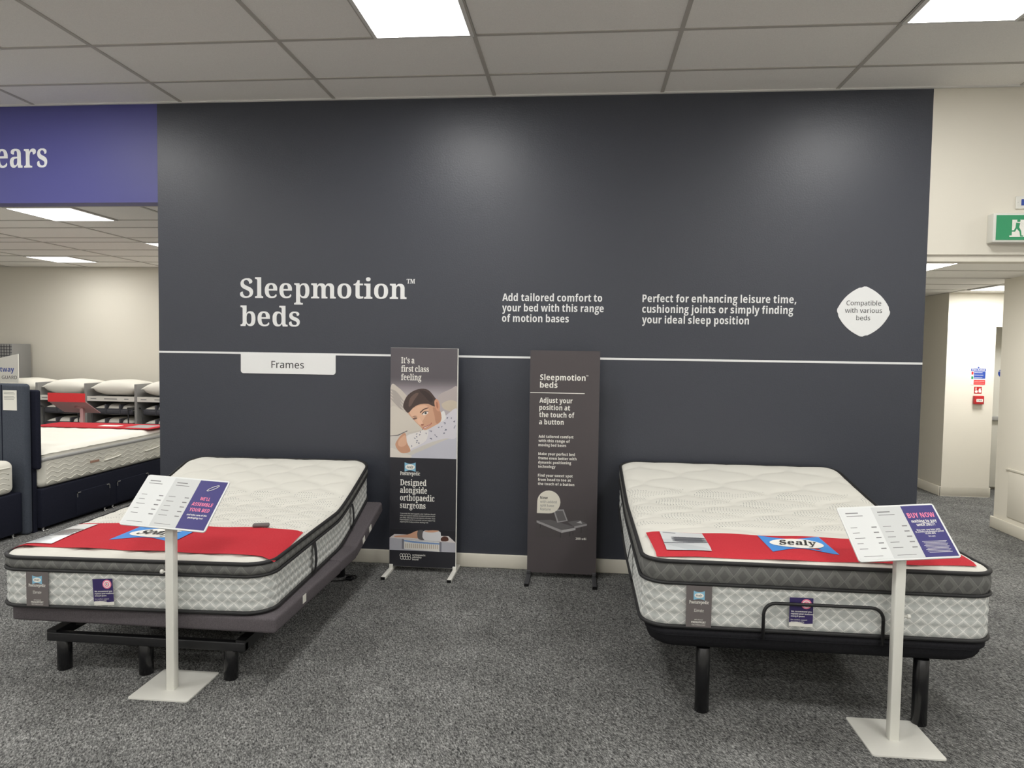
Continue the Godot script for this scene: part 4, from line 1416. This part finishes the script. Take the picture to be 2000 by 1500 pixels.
func banners() -> void:
	mat("banner_dark", rgb(36, 36, 43), 0.5)
	mat("banner_brown", rgb(76, 70, 72), 0.5)
	var zc := 0.18
	var x0 := -1.053
	var x1 := -0.556
	var top := 1.64
	var o := banner(x0, x1, top, zc, "tall banner with a woman resting on a pillow, white feet", M.white_metal, M.white_metal)
	var z := zc + 0.0006
	var I := Transform3D(Basis.IDENTITY, Vector3(0, 0, z))
	var pr := part(o, "print", box(Vector3(x0, 0.036, zc), Vector3(x1 - 0.006, top - 0.001, zc + 0.0005)), M.banner_dark)
	part(pr, "photo_print", sheet(Vector2(x0, 0.84), Vector2(x1 - 0.006, top - 0.001), I, 0.0002), print_mat("girl_print", girl_print()))
	part(pr, "photo_print", sheet(Vector2(x0, 0.155), Vector2(x1 - 0.006, 0.315), I, 0.0002), print_mat("sleeper_print", sleeper_print()))
	var T := Transform3D(Basis.IDENTITY, Vector3(0, 0, z + 0.0008))
	var st := st_new(false)
	var y := 1.528
	for l in [["It's a", 0.098], ["first class", 0.205], ["feeling", 0.15]]:
		add_text(st, l[0], "Droid Serif:b", 0.062, x0 + 0.078, y, T, l[1])
		y -= 0.061
	add_text(st, "Posturepedic", "Droid Serif:b", 0.038, x0 + 0.076, 0.712, T, 0.148)
	y = 0.636
	for l in [["Designed", 0.195], ["alongside", 0.2], ["orthopaedic", 0.255], ["surgeons", 0.19]]:
		add_text(st, l[0], "Droid Serif:b", 0.062, x0 + 0.077, y, T, l[1])
		y -= 0.056
	y = 0.425
	for s in ["To provide the best support, your mattress should", "allow your spine to maintain its natural posture whilst", "you sleep, reducing muscular tension and stress. Sealy", "Posturepedic works to provide correct support by", "aligning the body position during rest."]:
		add_text(st, s, "Droid Sans", 0.0125, x0 + 0.077, y, T, 0.0 if s.length() < 40 else 0.262)
		y -= 0.0155
	y = 0.118
	for s in ["orthopaedic", "advisory", "board"]:
		add_text(st, s, "Droid Sans:b", 0.017, x0 + 0.172, y, T)
		y -= 0.0165
	part(pr, "lettering", done(st), M.white_print)
	# round-linked emblem
	st = st_new(true)
	for i in 4:
		for j in 2:
			var rp := []
			for k in 12:
				var w := TAU * k / 12
				rp.append(Vector3(x0 + 0.089 + 0.019 * i + (0.004 if j else 0.0) + cos(w) * 0.011, 0.119 - 0.02 * j + sin(w) * 0.011, z + 0.001))
			add_tube(st, rp, 0.0016, 5, true)
	part(pr, "emblem", done(st), M.white_print)
	var c := Vector2(x0 + 0.15, 0.772)
	var pts := PackedVector2Array()
	for i in 9:
		var t := i / 8.0
		pts.append(c + Vector2(-0.041 + 0.082 * t, -0.034 + 0.010 * sin(PI * t)))
	for i in 9:
		var t := 1.0 - i / 8.0
		pts.append(c + Vector2(-0.041 + 0.082 * t, 0.034 - 0.010 * sin(PI * t)))
	part(pr, "logo_panel", slab(pts, 0.0006, I), M.logo_pale)
	var ov := PackedVector2Array()
	for p in ell(c.x, c.y, 0.036, 0.02):
		ov.append(Vector2(p[0], p[1]))
	part(pr, "logo_oval", slab(ov, 0.0004, I.translated(Vector3(0, 0, 0.0006))), M.white_print)
	st = st_new(false)
	add_text(st, "Sealy", "Droid Serif:b", 0.026, c.x - 0.003, c.y - 0.009, I.translated(Vector3(0, 0, 0.0014)), 0.048, 1, 0.25)
	part(pr, "logo_lettering", done(st), M.dark_print)
	# second banner
	x0 = -0.037
	x1 = 0.457
	o = banner(x0, x1, 1.636, zc, "tall plain brown-grey banner about adjustable beds, dark feet", M.dark_foot, M.banner_brown)
	pr = part(o, "print", box(Vector3(x0 + 0.003, 0.036, zc), Vector3(x1, 1.635, zc + 0.0005)), M.banner_brown)
	part(pr, "rule", box(Vector3(x0 + 0.003, 1.332, zc + 0.0005), Vector3(x0 + 0.39, 1.337, zc + 0.0012)), M.white_print)
	st = st_new(false)
	add_text(st, "Sleepmotion", "Droid Sans:b", 0.056, x0 + 0.072, 1.425, T, 0.322)
	add_text(st, "TM", "Droid Sans:b", 0.012, x0 + 0.397, 1.457, T)
	add_text(st, "beds", "Droid Sans:b", 0.056, x0 + 0.072, 1.371, T, 0.125)
	y = 1.263
	for l in [["Adjust your", 0.235], ["position at", 0.218], ["the touch of", 0.25], ["a button", 0.175]]:
		add_text(st, l[0], "Droid Sans:b", 0.05, x0 + 0.07, y, T, l[1])
		y -= 0.0515
	y = 1.012
	for g in [["Add tailored comfort", "with this range of", "moving bed bases"], ["Make your perfect bed", "frame even better with", "dynamic positioning", "technology"], ["Find your sweet spot", "from head to toe at", "the touch of a button"]]:
		for s in g:
			add_text(st, s, "Droid Sans:b", 0.0265, x0 + 0.068, y, T, s.length() * 0.0124)
			y -= 0.0305
		y -= 0.033
	add_text(st, "200 u8i", "Droid Sans:b", 0.022, x0 + 0.345, 0.285, T, 0.075)
	part(pr, "lettering", done(st), M.white_print)
	part(pr, "photo_print", sheet(Vector2(x0 + 0.055, 0.295), Vector2(x0 + 0.435, 0.505), I, 0.0002), print_mat("bed_print", bed_print()))
	var bub := PackedVector2Array([Vector2(x0 + 0.065, 0.468)])
	for k in 19:
		var w := -PI / 2 + TAU * 0.75 * k / 18
		bub.append(Vector2(x0 + 0.149 + cos(w) * 0.083, 0.551 + sin(w) * 0.083))
	mat("bubble", rgb(222, 217, 203), 0.5)
	part(pr, "speech_bubble", slab(bub, 0.0005, I.translated(Vector3(0, 0, 0.0005))), M.bubble)
	st = st_new(false)
	add_text(st, "Now", "Droid Sans:b", 0.026, x0 + 0.087, 0.572, I.translated(Vector3(0, 0, 0.0014)))
	part(pr, "bubble_lettering", done(st), M.dark_print)
	st = st_new(false)
	y = 0.544
	for s in ["with added", "split base", "feature"]:
		add_text(st, s, "Droid Sans", 0.024, x0 + 0.087, y, I.translated(Vector3(0, 0, 0.0014)))
		y -= 0.027
	part(pr, "bubble_lettering", done(st), M.grey_print)

# ------------------------------------------------------------------ the room on the left
func soft_mattress(o: Node3D, lo: Vector3, hi: Vector3, m: Material) -> void:
	part(o, "body", rbox(lo, hi, 0.06, 4), m)

func pillow_mesh(w: float, d: float, h: float, seed_: int) -> ArrayMesh:
	var st := st_new(true)
	var n := 14
	var rng := RandomNumberGenerator.new()
	rng.seed = seed_
	var ph := rng.randf() * 6.0
	var g := {}
	for s in [-1, 1]:
		for j in n + 1:
			for i in n + 1:
				var u := 2.0 * i / n - 1.0
				var v := 2.0 * j / n - 1.0
				var e := (1.0 - pow(absf(u), 3.2)) * (1.0 - pow(absf(v), 3.2))
				var pin := 1.0 - 0.07 * (1.0 - absf(u)) * absf(v) - 0.05 * (1.0 - absf(v)) * absf(u)
				var y: float = pow(maxf(e, 0.0), 0.45) * h / 2 * s * (1.0 + 0.05 * sin(u * 5 + ph) * cos(v * 4 + ph))
				g[[s, i, j]] = Vector3(u * w / 2 * pin, y + h / 2, v * d / 2 * pin)
	for s in [-1, 1]:
		for j in n:
			for i in n:
				var q := [g[[s, i, j]], g[[s, i + 1, j]], g[[s, i + 1, j + 1]], g[[s, i, j + 1]]]
				if s > 0:
					quad(st, q[3], q[2], q[1], q[0])
				else:
					quad(st, q[0], q[1], q[2], q[3])
	return done(st)

func divan(x0: float, x1: float, z0: float, z1: float, label: String, drawers: Array, feet: Array) -> Node3D:
	var o := thing("divan_base", label, "bed base", Vector3((x0 + x1) / 2, 0, (z0 + z1) / 2), "navy divan bases in the left room")
	part(o, "body", rbox(Vector3(x0, 0.03, z0), Vector3(x1, 0.372, z1), 0.012, 2), M.navy_fabric)
	for d in drawers:
		var dr := part(o, "drawer", rbox(Vector3(x1 - 0.01, 0.045, d[1]), Vector3(x1 + 0.008, 0.265, d[0]), 0.006, 2), M.navy_fabric)
		for z in [d[0], d[1]]:
			var s := -1.0 if z == d[0] else 1.0
			var st := st_new(false)
			add_box(st, Vector3(x1 + 0.007, 0.252, minf(z, z + s * 0.05)), Vector3(x1 + 0.012, 0.262, maxf(z, z + s * 0.05)))
			add_box(st, Vector3(x1 + 0.007, 0.215, minf(z, z + s * 0.01)), Vector3(x1 + 0.012, 0.262, maxf(z, z + s * 0.01)))
			part(dr, "corner_bracket", done(st), M.chrome)
	for z in feet:
		var st := st_new(true)
		add_rbox(st, Vector3(x1 - 0.07, 0.0, z - 0.03), Vector3(x1 + 0.012, 0.012, z + 0.03), 0.005, 2)
		add_rbox(st, Vector3(x1 - 0.03, 0.01, z - 0.01), Vector3(x1 - 0.01, 0.034, z + 0.01), 0.004, 1)
		part(o, "glide_foot", done(st), M.chrome)
	return o

func wavy_side(x: float, z0: float, z1: float, y0: float, y1: float, rows: int, parent: Node) -> void:
	# raised wavy quilting lines on the long side of a mattress
	for k in rows:
		var pts := []
		var n := 90
		for i in n + 1:
			var z := lerpf(z0, z1, float(i) / n)
			pts.append(Vector3(x, lerpf(y0, y1, (k + 0.5) / rows) + 0.012 * sin(z * 42.0), z))
		part(parent, "wavy_quilting", tube(pts, 0.005, 5), M.cream_cloth)

func left_room() -> void:
	# rear bed
	divan(-5.66, -4.30, -2.42, -0.44, "navy divan base with chrome cornered drawers, beside the dark wall", [[-0.86, -1.32], [-1.43, -1.95]], [-0.47, -1.27, -1.39])
	var o := thing("mattress", "cream mattress with wavy quilted side and fleecy top, on the rear navy divan", "mattress", Vector3(-4.98, 0.372, -1.43), "cream mattresses in the left room")
	soft_mattress(o, Vector3(-5.66, 0.373, -2.42), Vector3(-4.30, 0.70, -0.445), M.cream_cloth)
	wavy_side(-4.302, -2.36, -0.5, 0.40, 0.60, 5, o)
	part(o, "grey_band", rbox(Vector3(-5.665, 0.605, -2.425), Vector3(-4.292, 0.645, -0.442), 0.018, 3), M.grey_strip)
	var st := st_new(true)
	var nx := 50
	var nz := 70
	var f := FastNoiseLite.new()
	f.seed = 3
	f.frequency = 9.0
	var g := []
	for j in nz + 1:
		var line := []
		for i in nx + 1:
			var u := float(i) / nx
			var v := float(j) / nz
			var e := minf(minf(u, 1 - u) * 1.36, minf(v, 1 - v) * 1.97)
			var dn := 0.045 * exp(-e / 0.03)
			line.append(Vector3(lerpf(-5.66, -4.298, u), 0.715 - dn + 0.006 * f.get_noise_2d(u * 1.36, v * 1.97), lerpf(-2.42, -0.447, v)))
		g.append(line)
	for j in nz:
		for i in nx:
			quad(st, g[j + 1][i], g[j + 1][i + 1], g[j][i + 1], g[j][i])
	part(o, "fleece_top", done(st), M.pillow_white)
	for z in [-1.25, -1.9]:
		part(o, "handle_strap", tube([Vector3(-4.296, 0.50, z), Vector3(-4.284, 0.505, z - 0.06), Vector3(-4.284, 0.515, z - 0.2), Vector3(-4.296, 0.52, z - 0.26)], 0.007, 6), M.cream_cloth)
	mat("tan_tag", rgb(176, 136, 116), 0.8)
	part(o, "woven_tag", box(Vector3(-4.296, 0.505, -1.17), Vector3(-4.290, 0.523, -1.05)), M.tan_tag)
	var rn := thing("bed_runner", "red runner lying across the rear bed's far end in the left room", "bed runner", Vector3(-4.98, 0.72, -2.2))
	part(rn, "cloth", box(Vector3(-5.64, 0.7225, -2.40), Vector3(-4.285, 0.730, -1.98)), M.runner)
	part(rn, "print", box(Vector3(-4.98, 0.730, -2.22), Vector3(-4.75, 0.7305, -2.1)), M.white_print)
	part(rn, "product_card", box(Vector3(-4.62, 0.730, -2.3), Vector3(-4.36, 0.7305, -2.04)), M.paper2)
	# front bed
	divan(-5.75, -4.37, -0.31, 1.6, "navy divan base at the left edge, in front of the headboard", [], [-0.22])
	o = thing("mattress", "cream mattress cut by the left edge of the picture", "mattress", Vector3(-5.06, 0.372, 0.6), "cream mattresses in the left room")
	soft_mattress(o, Vector3(-5.75, 0.373, -0.25), Vector3(-4.375, 0.655, 1.6), M.cream_cloth)
	part(o, "piping", tube([Vector3(-4.374, 0.60, 1.55), Vector3(-4.374, 0.60, -0.19)], 0.006, 6), M.cream_cloth)
	wavy_side(-4.377, -0.18, 1.55, 0.40, 0.58, 4, o)
	# headboards between them
	o = thing("headboard", "slate grey padded headboard with a white ticket, left edge of the picture", "headboard", Vector3(-5.05, 0, -0.34))
	part(o, "cushion", rbox(Vector3(-5.75, 0.0, -0.385), Vector3(-4.33, 1.29, -0.312), 0.03, 4), M.slate_fabric)
	var seam := []
	for k in 8:
		seam.append(Vector3(-4.545, 0.5 + 0.78 * k / 7.0, -0.3115))
	part(o, "seam", tube(seam, 0.004, 5), M.navy_fabric)
	var tk := part(o, "ticket", box(Vector3(-4.53, 1.065, -0.312), Vector3(-4.405, 1.235, -0.309)), M.sticker, "white paper ticket")
	st = st_new(false)
	for k in 5:
		add_box(st, Vector3(-4.52, 1.215 - 0.012 * k - (0.01 if k > 1 else 0.0), -0.309), Vector3(-4.43 + 0.01 * (k % 2), 1.219 - 0.012 * k - (0.01 if k > 1 else 0.0), -0.3084))
	part(tk, "print_lines", done(st), M.grey_print)
	o = thing("headboard", "dark navy headboard end of the rear bed, behind the slate headboard", "headboard", Vector3(-5.0, 0, -0.415))
	part(o, "cushion", rbox(Vector3(-5.7, 0.55, -0.438), Vector3(-4.285, 1.235, -0.388), 0.02, 3), M.navy_fabric)
	part(o, "strut", box(Vector3(-4.42, 0.0, -0.436), Vector3(-4.34, 0.56, -0.39)), M.navy_fabric)
	part(o, "strut", box(Vector3(-5.62, 0.0, -0.436), Vector3(-5.54, 0.56, -0.39)), M.navy_fabric)
	# pillow display
	var xs := [-7.56, -6.86, -6.17, -5.47, -4.77, -4.07]
	var zf := -3.52
	o = thing("pillow_display", "grey shelving with open bays of pillows along the far wall", "shelving", Vector3(-5.8, 0, -3.95))
	for x in xs:
		part(o, "divider", rbox(Vector3(x - 0.018, 0, ZB + 0.03), Vector3(x + 0.018, 1.115, zf), 0.004, 1), M.unit_grey)
	for i in 5:
		part(o, "shelf", box(Vector3(xs[i] + 0.018, 0.925, ZB + 0.03), Vector3(xs[i + 1] - 0.018, 0.945, zf - 0.01)), M.unit_grey)
		part(o, "shelf", box(Vector3(xs[i] + 0.018, 0.10, ZB + 0.03), Vector3(xs[i + 1] - 0.018, 0.12, zf - 0.01)), M.unit_grey)
		var sp := part(o, "label_strip", box(Vector3(xs[i] + 0.02, 0.885, zf - 0.01), Vector3(xs[i + 1] - 0.02, 0.95, zf - 0.002)), M.sticker)
		st = st_new(false)
		for q in [[0.07, 0.15], [0.26, 0.44], [0.54, 0.6]]:
			add_box(st, Vector3(xs[i] + q[0], 0.912, zf - 0.002), Vector3(xs[i] + q[1], 0.922, zf - 0.001))
		part(sp, "print_lines", done(st), M.grey_print)
		var bk := st_new(true)
		for x in [xs[i] + 0.10, xs[i + 1] - 0.10]:
			add_tube(bk, [Vector3(x - 0.09 if x < xs[i] + 0.3 else x + 0.07, 0.80, zf - 0.05), Vector3(x - 0.02, 0.80, zf + 0.0), Vector3(x, 0.78, zf + 0.005), Vector3(x, 0.13, zf + 0.005)], 0.009, 6)
		add_tube(bk, [Vector3(xs[i] + 0.1, 0.45, zf + 0.005), Vector3(xs[i + 1] - 0.1, 0.45, zf + 0.005)], 0.006, 6)
		part(o, "wire_front", done(bk), M.black_metal)
	part(o, "back_panel", box(Vector3(xs[0], 0, ZB + 0.022), Vector3(xs[5], 1.0, ZB + 0.03)), M.unit_grey)
	var names := ["leftmost plump white pillow on the display, behind the headboard", "plump white pillow on the display above the red stand", "plump white pillow on the display, third from the left", "white pillow on the display beside the dark wall", "white pillow on the display hidden behind the dark wall"]
	for i in 5:
		var pl := thing("pillow", names[i], "pillow", Vector3((xs[i] + xs[i + 1]) / 2, 0.946, -3.86), "loose pillows on the display top")
		var mi := part(pl, "cushion", pillow_mesh(0.62, 0.60, 0.21, 20 + i), M.pillow_white)
		mi.position = Vector3.ZERO
		pl.rotation.y = [0.05, -0.06, 0.03, 0.06, 0.0][i]
	var pm := pillow_mesh(0.58, 0.56, 0.16, 40)
	for i in 5:
		for k in 4:
			var yy := 0.122 + 0.188 * k
			var pl := thing("packed_pillow", "packed pillow in the %s bay, %s of its pile" % [["leftmost", "second", "third", "fourth", "fifth"][i], ["bottom", "second from bottom", "second from top", "top"][k]], "pillow", Vector3((xs[i] + xs[i + 1]) / 2, yy, -3.84), "packed pillows in the display bays")
			var mi := part(pl, "cushion", pm, M.pillow_white)
			mi.position = Vector3.ZERO
			var bd := part(pl, "dark_wrap", rbox(Vector3(-0.285, 0.02, -0.02), Vector3(0.285, 0.10, 0.292), 0.03, 3), M.pack_dark)
			bd.position = Vector3.ZERO
			for x in [-0.09, 0.11]:
				var sr := part(pl, "pack_strap", rbox(Vector3(x - 0.012, 0.03, 0.0), Vector3(x + 0.012, 0.158, 0.297), 0.006, 1), M.pack_dark)
				sr.position = Vector3.ZERO
	# red lectern stand between bed and display
	o = thing("price_stand", "price stand with a red header strip, seen from behind the rear bed", "sign stand", Vector3(-5.64, 0, -2.75))
	part(o, "base_plate", box(Vector3(-5.79, 0, -2.9), Vector3(-5.49, 0.006, -2.6)), M.white_metal)
	part(o, "post", rbox(Vector3(-5.66, 0.004, -2.77), Vector3(-5.62, 0.86, -2.73), 0.004, 1), M.pink_acrylic)
	var L := Transform3D(Basis(Vector3.RIGHT, deg_to_rad(-62)), Vector3(-5.72, 0.955, -2.60))
	L = Transform3D(Basis(Vector3(1, 0, 0), Vector3(0, 0.5, 0.866), Vector3(0, -0.866, 0.5)), Vector3(-5.725, 0.80, -2.87))
	part(o, "board", slab(rounded(Vector2(-0.235, 0), Vector2(0.235, 0.31), 0.008), 0.006, L), M.pink_acrylic)
	part(o, "bracket", tube([Vector3(-5.64, 0.84, -2.75), Vector3(-5.67, 0.87, -2.74), Vector3(-5.70, 0.885, -2.70)], 0.018, 8), M.pink_acrylic)
	part(o, "header_strip", box(Vector3(-5.96, 0.945, -2.60), Vector3(-5.49, 1.05, -2.594)), M.red_plastic)
	# white sign board and grey boxes at the far left
	o = thing("sign_board", "white angled sign board with blue lettering on the far left display", "sign", Vector3(-7.3, 1.1, -3.45))
	var S := Transform3D(Basis.IDENTITY, Vector3(0, 0, -3.5))
	part(o, "board", slab(PackedVector2Array([Vector2(-7.75, 1.11), Vector2(-7.09, 1.11), Vector2(-7.09, 1.49), Vector2(-7.36, 1.43), Vector2(-7.75, 1.40)]), 0.012, S), M.white_print)
	st = st_new(false)
	add_text(st, "stway", "Droid Sans:b", 0.09, -7.15, 1.25, Transform3D(Basis.IDENTITY, Vector3(0, 0, -3.487)), 0.24, 2)
	part(o, "lettering", done(st), M.sign_blue)
	st = st_new(false)
	add_text(st, "H GUARD", "Droid Sans", 0.06, -7.11, 1.155, Transform3D(Basis.IDENTITY, Vector3(0, 0, -3.487)), 0.28, 2)
	part(o, "lettering", done(st), M.dark_print)
	o = thing("packed_box", "tall grey checked carton behind the white sign board", "box", Vector3(-7.93, 0, -4.2))
	part(o, "carton", rbox(Vector3(-8.2, 0.0, -4.4), Vector3(-7.66, 1.62, -4.05), 0.008, 1), M.unit_grey)
	st = st_new(false)
	for k in 14:
		add_box(st, Vector3(-8.2, 1.03 + 0.042 * k, -4.05), Vector3(-7.66, 1.038 + 0.042 * k, -4.049))
	for k in 12:
		add_box(st, Vector3(-8.17 + 0.043 * k, 1.0, -4.05), Vector3(-8.16 + 0.043 * k, 1.61, -4.049))
	part(o, "check_print", done(st), M.pack_dark)

func _ready() -> void:
	materials()
	camera_and_light()
	lights()
	setting()
	wall_signs()
	left_bed()
	right_bed()
	stands()
	banners()
	left_room()
